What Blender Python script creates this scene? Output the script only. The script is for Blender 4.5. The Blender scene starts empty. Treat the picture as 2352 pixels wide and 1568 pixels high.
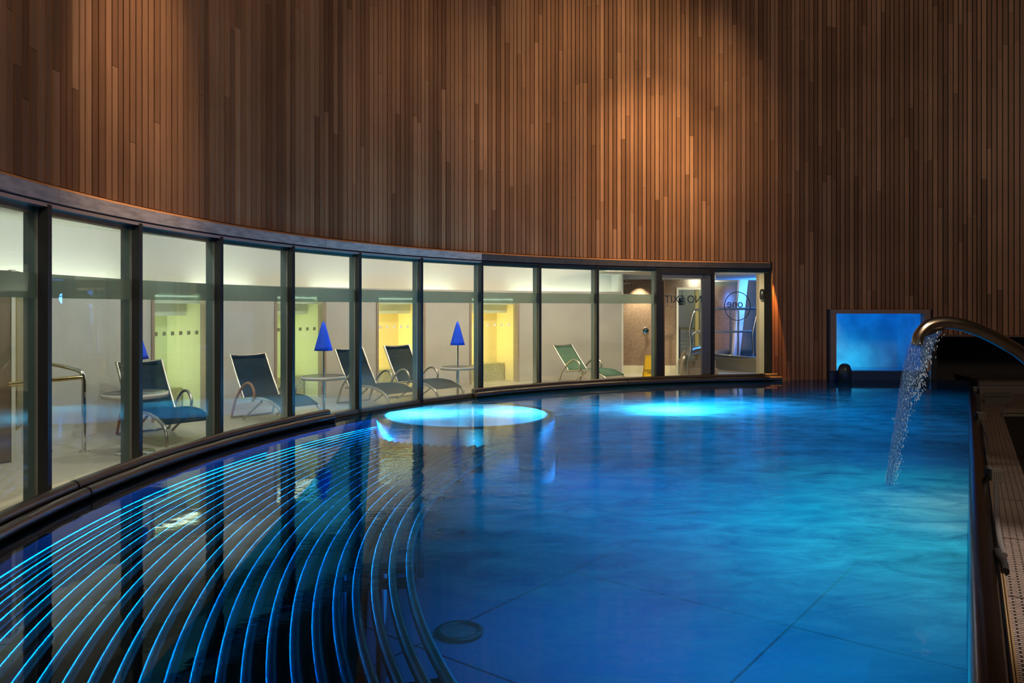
import bpy, math, random
from mathutils import Vector, Matrix
random.seed(7)
D = bpy.data
S = bpy.context.scene
COL = S.collection
pi = math.pi
F = 1800.0                 # focal length in pixels of a 2352 wide frame
CZ = 1.64                  # eye height above the water (water level is z = 0)
HOR = 705.0
FLOOR = -0.10              # lounge floor
DECK = 0.02

def rad(a): return a * pi / 180
def at(px, py, Y):
    return Vector(((px - 1176) / F * Y, Y, CZ - (py - HOR) / F * Y))
def on(px, py, z):
    Y = (CZ - z) * F / (py - HOR)
    return Vector(((px - 1176) / F * Y, Y, z))

# ------------------------------------------------------------------ plan of the drum wall
CX, CY = 7.65, 6.64
def RR(phi):
    p = max(0.0, min(phi, 77.0)) / 75.0
    return 11.48 - 0.38 * p * p
def P(phi, dr=0.0, z=0.0):
    r = RR(phi) + dr
    a = rad(phi)
    return Vector((CX - r * math.cos(a), CY + r * math.sin(a), z))
def PR(phi, r, z=0.0):
    a = rad(phi)
    return Vector((CX - r * math.cos(a), CY + r * math.sin(a), z))
def hit(px, dr=0.0):
    lo, hi = -12.0, 125.0
    k = (px - 1176) / F
    for _ in range(50):
        m = (lo + hi) / 2
        p = P(m, dr)
        if p.x / p.y < k: lo = m
        else: hi = m
    return (lo + hi) / 2
def normal(phi):           # pointing into the pool hall
    a = rad(phi)
    return Vector((math.cos(a), -math.sin(a), 0))
def tang(phi):
    a = rad(phi)
    return Vector((math.sin(a), math.cos(a), 0))
def frange(a, b, step):
    n = max(1, int(math.ceil(abs(b - a) / step - 1e-6)))
    return [a + (b - a) * i / n for i in range(n + 1)]

# ------------------------------------------------------------------ materials
MATS = {}
class NT:
    def __init__(s, name):
        s.m = D.materials.new(name); s.m.use_nodes = True
        s.t = s.m.node_tree; s.t.nodes.clear()
        s.out = s.t.nodes.new('ShaderNodeOutputMaterial')
    def n(s, typ, **kw):
        nd = s.t.nodes.new(typ)
        for k, v in kw.items():
            if k.startswith('in_'):
                key = k[3:].replace('_', ' ')
                key = int(key) if key.isdigit() else key
                nd.inputs[key].default_value = v
            else: setattr(nd, k, v)
        return nd
    def l(s, a, b): s.t.links.new(a, b)
def c4(c): return (c[0], c[1], c[2], 1.0)
def fresnel(b, ior, nrm=None):
    """same reflectance from both sides of a surface"""
    g = b.n('ShaderNodeNewGeometry'); mr = b.n('ShaderNodeMapRange')
    mr.inputs['To Min'].default_value = ior; mr.inputs['To Max'].default_value = 1.0 / ior
    b.l(g.outputs['Backfacing'], mr.inputs['Value'])
    fr = b.n('ShaderNodeFresnel'); b.l(mr.outputs[0], fr.inputs[0])
    if nrm is not None: b.l(nrm, fr.inputs['Normal'])
    return fr
def simple(name, col, rough=0.5, metal=0.0, noise=0.0, nscale=8.0, spec=0.5, bump=0.0, stretch=(1, 1, 1)):
    if name in MATS: return MATS[name]
    b = NT(name)
    pr = b.n('ShaderNodeBsdfPrincipled')
    pr.inputs['Base Color'].default_value = c4(col)
    pr.inputs['Roughness'].default_value = rough
    pr.inputs['Metallic'].default_value = metal
    pr.inputs['Specular IOR Level'].default_value = spec
    if noise > 0 or bump > 0:
        tc = b.n('ShaderNodeTexCoord'); mp = b.n('ShaderNodeMapping')
        mp.inputs['Scale'].default_value = stretch
        nz = b.n('ShaderNodeTexNoise'); nz.inputs['Scale'].default_value = nscale; nz.inputs['Detail'].default_value = 6
        b.l(tc.outputs['Object'], mp.inputs['Vector']); b.l(mp.outputs[0], nz.inputs['Vector'])
        if noise > 0:
            cr = b.n('ShaderNodeValToRGB')
            cr.color_ramp.elements[0].position = 0.3; cr.color_ramp.elements[1].position = 0.7
            cr.color_ramp.elements[0].color = c4([x * (1 - noise) for x in col])
            cr.color_ramp.elements[1].color = c4([min(1, x * (1 + noise)) for x in col])
            b.l(nz.outputs['Fac'], cr.inputs['Fac']); b.l(cr.outputs['Color'], pr.inputs['Base Color'])
        if bump > 0:
            bp = b.n('ShaderNodeBump'); bp.inputs['Strength'].default_value = bump; bp.inputs['Distance'].default_value = 0.02
            b.l(nz.outputs['Fac'], bp.inputs['Height']); b.l(bp.outputs[0], pr.inputs['Normal'])
    b.l(pr.outputs[0], b.out.inputs['Surface'])
    MATS[name] = b.m
    return b.m
def emit(name, col, strength):
    b = NT(name)
    e = b.n('ShaderNodeEmission'); e.inputs[0].default_value = c4(col); e.inputs[1].default_value = strength
    b.l(e.outputs[0], b.out.inputs['Surface'])
    return b.m

def mk_wood():
    b = NT('cedar_slats')
    g = b.n('ShaderNodeNewGeometry'); tc = b.n('ShaderNodeTexCoord')
    cr = b.n('ShaderNodeValToRGB')
    e = cr.color_ramp.elements
    e[0].position = 0.0; e[0].color = (0.15, 0.070, 0.034, 1)
    e[1].position = 1.0; e[1].color = (0.35, 0.182, 0.092, 1)
    m = e.new(0.5); m.color = (0.235, 0.114, 0.056, 1)
    b.l(g.outputs['Random Per Island'], cr.inputs['Fac'])
    mp = b.n('ShaderNodeMapping'); mp.inputs['Scale'].default_value = (30, 30, 0.9)
    nz = b.n('ShaderNodeTexNoise'); nz.inputs['Scale'].default_value = 3.0; nz.inputs['Detail'].default_value = 5
    b.l(tc.outputs['Object'], mp.inputs['Vector']); b.l(mp.outputs[0], nz.inputs['Vector'])
    nz2 = b.n('ShaderNodeTexNoise'); nz2.inputs['Scale'].default_value = 0.55; nz2.inputs['Detail'].default_value = 4
    b.l(tc.outputs['Object'], nz2.inputs['Vector'])
    r1 = b.n('ShaderNodeMapRange'); r1.inputs['To Min'].default_value = 0.6; r1.inputs['To Max'].default_value = 1.35
    b.l(nz.outputs['Fac'], r1.inputs['Value'])
    r2 = b.n('ShaderNodeMapRange'); r2.inputs['From Min'].default_value = 0.3; r2.inputs['From Max'].default_value = 0.7
    r2.inputs['To Min'].default_value = 0.75; r2.inputs['To Max'].default_value = 1.15
    b.l(nz2.outputs['Fac'], r2.inputs['Value'])
    mm = b.n('ShaderNodeMath', operation='MULTIPLY'); b.l(r1.outputs[0], mm.inputs[0]); b.l(r2.outputs[0], mm.inputs[1])
    vm = b.n('ShaderNodeVectorMath', operation='SCALE'); b.l(cr.outputs['Color'], vm.inputs[0]); b.l(mm.outputs[0], vm.inputs['Scale'])
    pr = b.n('ShaderNodeBsdfPrincipled'); pr.inputs['Roughness'].default_value = 0.42; pr.inputs['Specular IOR Level'].default_value = 0.35
    b.l(vm.outputs[0], pr.inputs['Base Color'])
    bp = b.n('ShaderNodeBump'); bp.inputs['Strength'].default_value = 0.25; bp.inputs['Distance'].default_value = 0.01
    b.l(nz.outputs['Fac'], bp.inputs['Height']); b.l(bp.outputs[0], pr.inputs['Normal'])
    b.l(pr.outputs[0], b.out.inputs['Surface'])
    return b.m
WOOD = mk_wood()

def mk_glass(name, tint=(0.90, 0.95, 0.92), fog=0.0, ior=1.4):
    b = NT(name)
    tr = b.n('ShaderNodeBsdfTransparent'); tr.inputs[0].default_value = c4(tint)
    gl = b.n('ShaderNodeBsdfGlossy'); gl.inputs['Roughness'].default_value = 0.01
    fr = fresnel(b, ior)
    mx = b.n('ShaderNodeMixShader')
    b.l(fr.outputs[0], mx.inputs[0]); b.l(tr.outputs[0], mx.inputs[1]); b.l(gl.outputs[0], mx.inputs[2])
    last = mx
    if fog > 0:        # steam over the water put into the lower glass as pale haze
        tc = b.n('ShaderNodeTexCoord')
        nz = b.n('ShaderNodeTexNoise'); nz.inputs['Scale'].default_value = 1.3; nz.inputs['Detail'].default_value = 4
        b.l(tc.outputs['Object'], nz.inputs['Vector'])
        sp = b.n('ShaderNodeSeparateXYZ'); b.l(tc.outputs['Object'], sp.inputs[0])
        mr = b.n('ShaderNodeMapRange'); mr.inputs['From Min'].default_value = 0.75; mr.inputs['From Max'].default_value = 0.1
        mr.inputs['To Min'].default_value = 0.0; mr.inputs['To Max'].default_value = 1.0
        b.l(sp.outputs['Z'], mr.inputs['Value'])
        ml = b.n('ShaderNodeMath', operation='MULTIPLY'); b.l(mr.outputs[0], ml.inputs[0]); b.l(nz.outputs['Fac'], ml.inputs[1])
        m2 = b.n('ShaderNodeMath', operation='MULTIPLY'); m2.inputs[1].default_value = fog; m2.use_clamp = True
        b.l(ml.outputs[0], m2.inputs[0])
        tl = b.n('ShaderNodeBsdfTranslucent'); tl.inputs[0].default_value = (0.8, 0.85, 0.85, 1)
        mx2 = b.n('ShaderNodeMixShader'); b.l(m2.outputs[0], mx2.inputs[0]); b.l(mx.outputs[0], mx2.inputs[1]); b.l(tl.outputs[0], mx2.inputs[2])
        last = mx2
    b.l(last.outputs[0], b.out.inputs['Surface'])
    return b.m
GLASS = mk_glass('window_glass')
FOGGY = mk_glass('window_glass_misted', fog=0.4)
def mk_frost():
    b = NT('frosted_film')
    tr = b.n('ShaderNodeBsdfTransparent'); tr.inputs[0].default_value = (0.8, 0.86, 0.84, 1)
    tl = b.n('ShaderNodeBsdfTranslucent'); tl.inputs[0].default_value = (0.42, 0.47, 0.42, 1)
    df = b.n('ShaderNodeBsdfDiffuse'); df.inputs[0].default_value = (0.30, 0.36, 0.34, 1)
    a = b.n('ShaderNodeMixShader'); a.inputs[0].default_value = 0.35
    c = b.n('ShaderNodeMixShader'); c.inputs[0].default_value = 0.72
    b.l(tl.outputs[0], a.inputs[1]); b.l(df.outputs[0], a.inputs[2])
    b.l(tr.outputs[0], c.inputs[1]); b.l(a.outputs[0], c.inputs[2])
    b.l(c.outputs[0], b.out.inputs['Surface'])
    return b.m
FROST = mk_frost()

RC0 = (-0.7, 12.05)
FOAM = []   # (x, y, radius, weight)
def mk_water():
    b = NT('pool_water')
    tc = b.n('ShaderNodeTexCoord')
    sepw = tc.outputs['Object']
    # ripples
    mp = b.n('ShaderNodeMapping'); mp.inputs['Scale'].default_value = (1.0, 1.7, 1.0)
    b.l(sepw, mp.inputs['Vector'])
    n1 = b.n('ShaderNodeTexNoise'); n1.inputs['Scale'].default_value = 1.6; n1.inputs['Detail'].default_value = 2.0
    n2 = b.n('ShaderNodeTexNoise'); n2.inputs['Scale'].default_value = 9.0; n2.inputs['Detail'].default_value = 3.0
    b.l(mp.outputs[0], n1.inputs['Vector']); b.l(mp.outputs[0], n2.inputs['Vector'])
    # calm over the tube bed at the wall, choppy towards the spout
    def fall(x, y, r, sx=1.0, sy=1.0):
        sb = b.n('ShaderNodeVectorMath', operation='SUBTRACT'); sb.inputs[1].default_value = (x, y, 0); b.l(sepw, sb.inputs[0])
        sc = b.n('ShaderNodeVectorMath', operation='MULTIPLY'); sc.inputs[1].default_value = (1.0 / sx, 1.0 / sy, 0); b.l(sb.outputs[0], sc.inputs[0])
        ln = b.n('ShaderNodeVectorMath', operation='LENGTH'); b.l(sc.outputs[0], ln.inputs[0])
        mr = b.n('ShaderNodeMapRange', interpolation_type='SMOOTHSTEP'); mr.inputs['From Min'].default_value = r; mr.inputs['From Max'].default_value = 0.0
        b.l(ln.outputs['Value'], mr.inputs['Value'])
        return mr.outputs[0]
    def math(op, a, c, clamp=False):
        m = b.n('ShaderNodeMath', operation=op); m.use_clamp = clamp
        for i, v in enumerate((a, c)):
            if isinstance(v, (int, float)): m.inputs[i].default_value = v
            else: b.l(v, m.inputs[i])
        return m.outputs[0]
    chop = fall(4.6, 8.5, 8.0)
    hgt = math('ADD', math('MULTIPLY', n1.outputs['Fac'], math('ADD', chop, 0.22)), math('MULTIPLY', n2.outputs['Fac'], math('ADD', math('MULTIPLY', chop, 0.9), 0.03)))
    bp = b.n('ShaderNodeBump'); bp.inputs['Strength'].default_value = 0.22; bp.inputs['Distance'].default_value = 0.045
    b.l(hgt, bp.inputs['Height'])
    tr = b.n('ShaderNodeBsdfTransparent'); tr.inputs[0].default_value = (0.10, 0.58, 0.95, 1)
    gl = b.n('ShaderNodeBsdfGlossy'); gl.inputs['Roughness'].default_value = 0.015
    b.l(bp.outputs[0], gl.inputs['Normal'])
    fr = fresnel(b, 1.33, bp.outputs[0])
    # foam and milky turbulence, lit from below by the underwater lamps
    wd = b.n('ShaderNodeTexNoise'); wd.inputs['Scale'].default_value = 2.3; wd.inputs['Detail'].default_value = 10; wd.inputs['Distortion'].default_value = 0.5
    wd.inputs['Roughness'].default_value = 0.65
    mp2 = b.n('ShaderNodeMapping'); mp2.inputs['Scale'].default_value = (0.8, 1.5, 1.0); b.l(sepw, mp2.inputs['Vector']); b.l(mp2.outputs[0], wd.inputs['Vector'])
    w = b.n('ShaderNodeMapRange'); w.inputs['From Min'].default_value = 0.30; w.inputs['From Max'].default_value = 0.72; b.l(wd.outputs['Fac'], w.inputs['Value'])
    tot = None
    for (x, y, r, wt, sx, sy) in FOAM:
        v = math('MULTIPLY', fall(x, y, r, sx, sy), wt)
        tot = v if tot is None else math('ADD', tot, v)
    # the water over the tube bed is still and clear
    sb = b.n('ShaderNodeVectorMath', operation='DISTANCE'); sb.inputs[1].default_value = (7.72, 6.88, 0); b.l(sepw, sb.inputs[0])
    clr = b.n('ShaderNodeMapRange', interpolation_type='SMOOTHSTEP'); clr.inputs['From Min'].default_value = 9.3; clr.inputs['From Max'].default_value = 7.9
    b.l(sb.outputs['Value'], clr.inputs['Value'])
    far = b.n('ShaderNodeSeparateXYZ'); b.l(sepw, far.inputs[0])
    fy = b.n('ShaderNodeMapRange', interpolation_type='SMOOTHSTEP'); fy.inputs['From Min'].default_value = 10.6; fy.inputs['From Max'].default_value = 12.5
    b.l(far.outputs['Y'], fy.inputs['Value'])
    tot = math('MULTIPLY', tot, math('MAXIMUM', clr.outputs[0], fy.outputs[0]))
    foam = math('MULTIPLY', tot, math('ADD', math('MULTIPLY', w.outputs[0], 0.7), 0.3), True)
    foam = math('MULTIPLY', foam, 0.9, True)
    # turbid blue water, and whiter froth where the jet lands
    fr_ = math('MULTIPLY', fall(*[SPLASH[q] for q in (0, 1, 2, 4, 5)]), math('ADD', math('MULTIPLY', w.outputs[0], 0.8), 0.2), True)
    foam = math('MAXIMUM', foam, math('MULTIPLY', fr_, 0.85), True)
    def colmix(c0, c1):
        m_ = b.n('ShaderNodeMix'); m_.data_type = 'RGBA'; m_.inputs[6].default_value = c4(c0); m_.inputs[7].default_value = c4(c1)
        b.l(fr_, m_.inputs['Factor']); return m_.outputs[2]
    tl = b.n('ShaderNodeBsdfTranslucent'); b.l(colmix((0.10, 0.62, 0.82), (0.80, 0.90, 0.90)), tl.inputs[0])
    df = b.n('ShaderNodeBsdfDiffuse'); b.l(colmix((0.05, 0.38, 0.55), (0.70, 0.74, 0.72)), df.inputs[0])
    fm = b.n('ShaderNodeMixShader'); fm.inputs[0].default_value = 0.30
    b.l(tl.outputs[0], fm.inputs[1]); b.l(df.outputs[0], fm.inputs[2])
    bd = b.n('ShaderNodeMixShader'); b.l(foam, bd.inputs[0]); b.l(tr.outputs[0], bd.inputs[1]); b.l(fm.outputs[0], bd.inputs[2])
    refl = math('MULTIPLY', fr.outputs[0], math('SUBTRACT', 1.0, math('MULTIPLY', clr.outputs[0], 0.6)))   # churned, aerated water mirrors less
    mx = b.n('ShaderNodeMixShader'); b.l(refl, mx.inputs[0]); b.l(bd.outputs[0], mx.inputs[1]); b.l(gl.outputs[0], mx.inputs[2])
    b.l(mx.outputs[0], b.out.inputs['Surface'])
    return b.m

def mk_brick(name, c1, c2, mortar, scale, bw, bh, ms, rough=0.4, metal=0.0, bump=0.3, rot=(0, 0, 0), spec=0.5):
    b = NT(name)
    tc = b.n('ShaderNodeTexCoord'); mp = b.n('ShaderNodeMapping'); mp.inputs['Rotation'].default_value = rot
    b.l(tc.outputs['Object'], mp.inputs['Vector'])
    br = b.n('ShaderNodeTexBrick'); br.offset = 0.0
    br.inputs['Color1'].default_value = c4(c1); br.inputs['Color2'].default_value = c4(c2); br.inputs['Mortar'].default_value = c4(mortar)
    br.inputs['Scale'].default_value = scale; br.inputs['Mortar Size'].default_value = ms
    br.inputs['Brick Width'].default_value = bw; br.inputs['Row Height'].default_value = bh
    b.l(mp.outputs[0], br.inputs['Vector'])
    pr = b.n('ShaderNodeBsdfPrincipled'); pr.inputs['Roughness'].default_value = rough; pr.inputs['Metallic'].default_value = metal
    pr.inputs['Specular IOR Level'].default_value = spec
    b.l(br.outputs['Color'], pr.inputs['Base Color'])
    bp = b.n('ShaderNodeBump'); bp.inputs['Strength'].default_value = bump; bp.inputs['Distance'].default_value = 0.01; bp.invert = True
    b.l(br.outputs['Fac'], bp.inputs['Height']); b.l(bp.outputs[0], pr.inputs['Normal'])
    b.l(pr.outputs[0], b.out.inputs['Surface'])
    return b.m

STEEL = simple('brushed_steel', (0.62, 0.61, 0.58), 0.22, 1.0)
RAILM = simple('satin_steel_rail', (0.30, 0.27, 0.26), 0.33, 1.0)
TUBEM = simple('submerged_steel_tube', (0.24, 0.26, 0.28), 0.22, 1.0)
DARKSTEEL = simple('dark_steel', (0.05, 0.052, 0.055), 0.35, 0.8)
COPING = simple('wet_dark_steel', (0.055, 0.05, 0.045), 0.22, 1.0, bump=0.05, nscale=3)
POSTM = simple('grey_green_post_paint', (0.09, 0.135, 0.145), 0.35, 0.0)
FRAMEM = simple('anthracite_frame', (0.018, 0.02, 0.023), 0.35, 0.0)
GASKET = simple('pale_gasket', (0.2, 0.2, 0.19), 0.5)
FASCIA = simple('weathered_steel_fascia', (0.40, 0.35, 0.33), 0.5, 0.1, noise=0.3, nscale=5, stretch=(1, 1, 5))
LITEDGE = simple('lit_edge_orange', (0.42, 0.20, 0.09), 0.5)  # orange light along the fascia's top edge put into the colour
LEDGE = simple('pale_metal_ledge', (0.55, 0.5, 0.48), 0.3, 0.6)
BLUEGAP = simple('blue_shadow_gap', (0.01, 0.03, 0.09), 0.5)
PLASTER = simple('grey_plaster', (0.50, 0.49, 0.46), 0.75, noise=0.06, nscale=2)
PLASTERW = simple('white_plaster', (0.80, 0.80, 0.77), 0.8)
CEILM = simple('lounge_ceiling_paint', (0.62, 0.62, 0.57), 0.8)
TRIMB = simple('taupe_door_trim', (0.34, 0.27, 0.22), 0.5)
ALCG = simple('lime_wall', (0.70, 0.74, 0.48), 0.7)
ALCY = simple('warm_yellow_wall', (0.90, 0.76, 0.48), 0.7)
BLACK = simple('black_backing', (0.006, 0.005, 0.005), 0.8)
DARKWALL = simple('recess_near_black', (0.008, 0.010, 0.014), 0.7)
BLUECLOTH = simple('royal_blue_cloth', (0.0, 0.075, 0.85), 0.7, noise=0.15, nscale=6)
def mesh_fabric(name, col):
    b = NT(name)
    df = b.n('ShaderNodeBsdfDiffuse'); df.inputs[0].default_value = c4(col)
    tl = b.n('ShaderNodeBsdfTranslucent'); tl.inputs[0].default_value = c4([x * 1.6 for x in col])
    tr = b.n('ShaderNodeBsdfTransparent')
    a = b.n('ShaderNodeMixShader'); a.inputs[0].default_value = 0.3; b.l(df.outputs[0], a.inputs[1]); b.l(tl.outputs[0], a.inputs[2])
    c = b.n('ShaderNodeMixShader'); c.inputs[0].default_value = 0.16; b.l(a.outputs[0], c.inputs[1]); b.l(tr.outputs[0], c.inputs[2])
    b.l(c.outputs[0], b.out.inputs['Surface']); return b.m
NAVY = mesh_fabric('navy_mesh_fabric', (0.022, 0.05, 0.085))
GREENF = mesh_fabric('sage_mesh_fabric', (0.15, 0.26, 0.20))
CHROME = simple('chrome', (0.78, 0.76, 0.72), 0.10, 1.0)
LOUNGEALU = simple('lounger_aluminium', (0.42, 0.40, 0.37), 0.32, 0.9)
TABLEM = simple('pale_table_top', (0.62, 0.58, 0.54), 0.45)
ORANGEW = simple('oiled_wood_arm', (0.30, 0.12, 0.04), 0.5)
BROWN = simple('brown_veneer', (0.16, 0.11, 0.07), 0.5)
YELLOWP = simple('yellow_plastic', (0.75, 0.47, 0.02), 0.4)
BLACKP = simple('black_rubber', (0.006, 0.006, 0.007), 0.75, spec=0.15)
GREYHOSE = simple('grey_conduit', (0.11, 0.11, 0.115), 0.45, 0.4)
LETTER = simple('dark_vinyl_letter', (0.01, 0.03, 0.05), 0.5)
SQUAREL = simple('pale_etched_square', (0.92, 0.9, 0.75), 0.6)
SQUARED = simple('dark_etched_square', (0.22, 0.24, 0.13), 0.6)
TILEF = mk_brick('lounge_floor_tiles', (0.46, 0.43, 0.37), (0.43, 0.40, 0.35), (0.62, 0.6, 0.54), 1.0, 0.6, 0.6, 0.004, 0.45, bump=0.05, rot=(0, 0, 0.5))
MOSAIC = mk_brick('brown_mosaic_tiles', (0.44, 0.30, 0.22), (0.30, 0.20, 0.15), (0.2, 0.15, 0.12), 1.0, 0.04, 0.02, 0.003, 0.2, bump=0.6, rot=(rad(90), 0, 0))
POOLFLOOR = mk_brick('pool_floor_panels', (0.07, 0.17, 0.30), (0.065, 0.16, 0.29), (0.01, 0.03, 0.06), 1.0, 2.3, 2.3, 0.012, 0.75, bump=0.05, rot=(0, 0, rad(38)), spec=0.1)
POOLWALL = simple('pool_wall_steel', (0.005, 0.016, 0.036), 0.8, 0.0, spec=0.05)
TUBSTEEL = simple('tub_steel', (0.50, 0.46, 0.40), 0.28, 0.9)
NEARBLACK = simple('near_black_matte', (0.006, 0.008, 0.010), 0.9, spec=0.05)
BLUEMIST = simple('blue_mist_backdrop', (0.2, 0.55, 0.9), 0.8, noise=0.35, nscale=1.6)

# ------------------------------------------------------------------ mesh helpers
class MB:
    def __init__(s): s.v = []; s.f = []; s.sm = []
    def add(s, vs, fs, smooth=False):
        o = len(s.v); s.v += [tuple(v) for v in vs]
        for f in fs: s.f.append([i + o for i in f]); s.sm.append(smooth)
    def hexa(s, p):        # p: 4 bottom + 4 top corners
        s.add(p, [(0, 3, 2, 1), (4, 5, 6, 7), (0, 1, 5, 4), (1, 2, 6, 5), (2, 3, 7, 6), (3, 0, 4, 7)])
    def box(s, lo, hi):
        x0, y0, z0 = lo; x1, y1, z1 = hi
        s.hexa([(x0, y0, z0), (x1, y0, z0), (x1, y1, z0), (x0, y1, z0), (x0, y0, z1), (x1, y0, z1), (x1, y1, z1), (x0, y1, z1)])
    def obox(s, c, u, v, w, hu, hv, hw):
        c, u, v, w = Vector(c), Vector(u), Vector(v), Vector(w)
        p = []
        for k in (-1, 1):
            for (a, b_) in ((-1, -1), (1, -1), (1, 1), (-1, 1)):
                p.append(c + u * hu * a + v * hv * b_ + w * hw * k)
        s.hexa(p)
    def tube(s, pts, r, seg=10, caps=True, closed=False):
        pts = [Vector(p) for p in pts]; n = len(pts)
        rs = r if isinstance(r, (list, tuple)) else [r] * n
        vs = []; fs = []
        t0 = (pts[1] - pts[0]).normalized()
        up = Vector((0, 0, 1)) if abs(t0.z) < 0.9 else Vector((1, 0, 0))
        nrm = (up - t0 * up.dot(t0)).normalized()
        for i in range(n):
            if closed: t = (pts[(i + 1) % n] - pts[i - 1]).normalized()
            elif i == 0: t = t0
            elif i == n - 1: t = (pts[-1] - pts[-2]).normalized()
            else: t = (pts[i + 1] - pts[i - 1]).normalized()
            nrm = (nrm - t * nrm.dot(t)).normalized(); bn = t.cross(nrm)
            for j in range(seg):
                a = 2 * pi * j / seg
                vs.append(pts[i] + (nrm * math.cos(a) + bn * math.sin(a)) * rs[i])
        m = n if closed else n - 1
        for i in range(m):
            for j in range(seg):
                a = i * seg + j; b_ = i * seg + (j + 1) % seg
                c = ((i + 1) % n) * seg + (j + 1) % seg; d = ((i + 1) % n) * seg + j
                fs.append((a, b_, c, d))
        s.add(vs, fs, True)
        if caps and not closed:
            s.add([vs[j] for j in range(seg)], [tuple(reversed(range(seg)))])
            s.add([vs[(n - 1) * seg + j] for j in range(seg)], [tuple(range(seg))])
    def lathe(s, c, prof, seg=32, a0=0.0, a1=2 * pi, smooth=True):
        c = Vector(c); full = abs(a1 - a0 - 2 * pi) < 1e-6
        k = seg if full else seg + 1
        vs = []; fs = []
        for (r, z) in prof:
            for j in range(k):
                a = a0 + (a1 - a0) * j / seg
                vs.append(c + Vector((r * math.cos(a), r * math.sin(a), z)))
        for i in range(len(prof) - 1):
            for j in range(seg):
                j2 = (j + 1) % k
                fs.append((i * k + j, i * k + j2, (i + 1) * k + j2, (i + 1) * k + j))
        s.add(vs, fs, smooth)
    def arc(s, p0, p1, d0, d1, z0, z1, step=1.0, fn=P, smooth=False):
        """solid arc band between offsets d0..d1 and heights z0..z1"""
        ps = frange(p0, p1, step); vs = []; fs = []
        for p in ps: vs += [fn(p, d0, z0), fn(p, d1, z0), fn(p, d1, z1), fn(p, d0, z1)]
        for i in range(len(ps) - 1):
            a = 4 * i; b_ = a + 4
            for k in range(4):
                k2 = (k + 1) % 4
                fs.append((a + k, a + k2, b_ + k2, b_ + k))
        fs.append((0, 3, 2, 1)); e = 4 * (len(ps) - 1); fs.append((e, e + 1, e + 2, e + 3))
        s.add(vs, fs, smooth)
    def poly(s, pts): s.add(pts, [tuple(range(len(pts)))])
    def build(s, name, mat, parent=None, **props):
        me = D.meshes.new(name)
        me.from_pydata(s.v, [], s.f)
        me.polygons.foreach_set('use_smooth', s.sm)
        me.update()
        import bmesh as _b
        bm = _b.new(); bm.from_mesh(me); _b.ops.recalc_face_normals(bm, faces=bm.faces); bm.to_mesh(me); bm.free()
        me.materials.append(mat)
        o = D.objects.new(name, me); COL.objects.link(o)
        if parent is not None:
            o.parent = parent
            o.matrix_parent_inverse = parent.matrix_basis.inverted()
        for k, v in props.items(): o[k] = v
        return o
def empty(name, loc=(0, 0, 0), rz=0.0, **props):
    o = D.objects.new(name, None); COL.objects.link(o)
    o.location = loc; o.rotation_euler = (0, 0, rz); o.empty_display_size = 0.1
    o.matrix_basis = Matrix.Translation(Vector(loc)) @ Matrix.Rotation(rz, 4, 'Z')
    for k, v in props.items(): o[k] = v
    return o
def recenter(o):
    """move a mesh object's origin to its middle (geometry stays where it is)"""
    me = o.data
    c = sum((v.co for v in me.vertices), Vector()) / len(me.vertices)
    me.transform(Matrix.Translation(-c)); o.location = c
    return o
def smoothcurve(pts, n=8):
    pts = [Vector(p) for p in pts]
    out = []
    for i in range(len(pts) - 1):
        p0 = pts[max(0, i - 1)]; p1 = pts[i]; p2 = pts[i + 1]; p3 = pts[min(len(pts) - 1, i + 2)]
        for k in range(n):
            t = k / n
            out.append(0.5 * ((2 * p1) + (p2 - p0) * t + (2 * p0 - 5 * p1 + 4 * p2 - p3) * t * t + (3 * p1 - p0 - 3 * p2 + p3) * t ** 3))
    out.append(pts[-1])
    return out
def text_mesh(name, body, size, origin, u, w, mat, parent, thick=0.004, align='CENTER', mirror=True):
    cu = D.curves.new(name, 'FONT'); cu.body = body; cu.size = size; cu.align_x = align; cu.align_y = 'CENTER'; cu.extrude = thick / 2
    tmp = D.objects.new(name + '_tmp', cu); COL.objects.link(tmp)
    bpy.context.view_layer.update()
    dg = bpy.context.evaluated_depsgraph_get()
    me = D.meshes.new_from_object(tmp.evaluated_get(dg))
    D.objects.remove(tmp); D.curves.remove(cu)
    me.name = name
    u = Vector(u).normalized(); w = Vector(w).normalized(); k = u.cross(w)
    if mirror: u = -u
    M = Matrix(((u.x, w.x, k.x, origin[0]), (u.y, w.y, k.y, origin[1]), (u.z, w.z, k.z, origin[2]), (0, 0, 0, 1)))
    me.transform(M); me.materials.clear(); me.materials.append(mat)
    o = D.objects.new(name, me); COL.objects.link(o)
    if parent is not None:
        o.parent = parent; o.matrix_parent_inverse = parent.matrix_basis.inverted()
    return o
STR = dict(kind='structure')

# ------------------------------------------------------------------ key angles
MULL = [99, 312, 500.5, 667, 821.5, 964, 1103, 1237, 1369.6, 1507, 1636, 1768]
MPHI = [hit(x) for x in MULL]
PHI_END = MPHI[-1]
PHI_L = -62.0
PHI_R = 150.0
SLAT_Z = 2.64
TOP = 10.6

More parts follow.
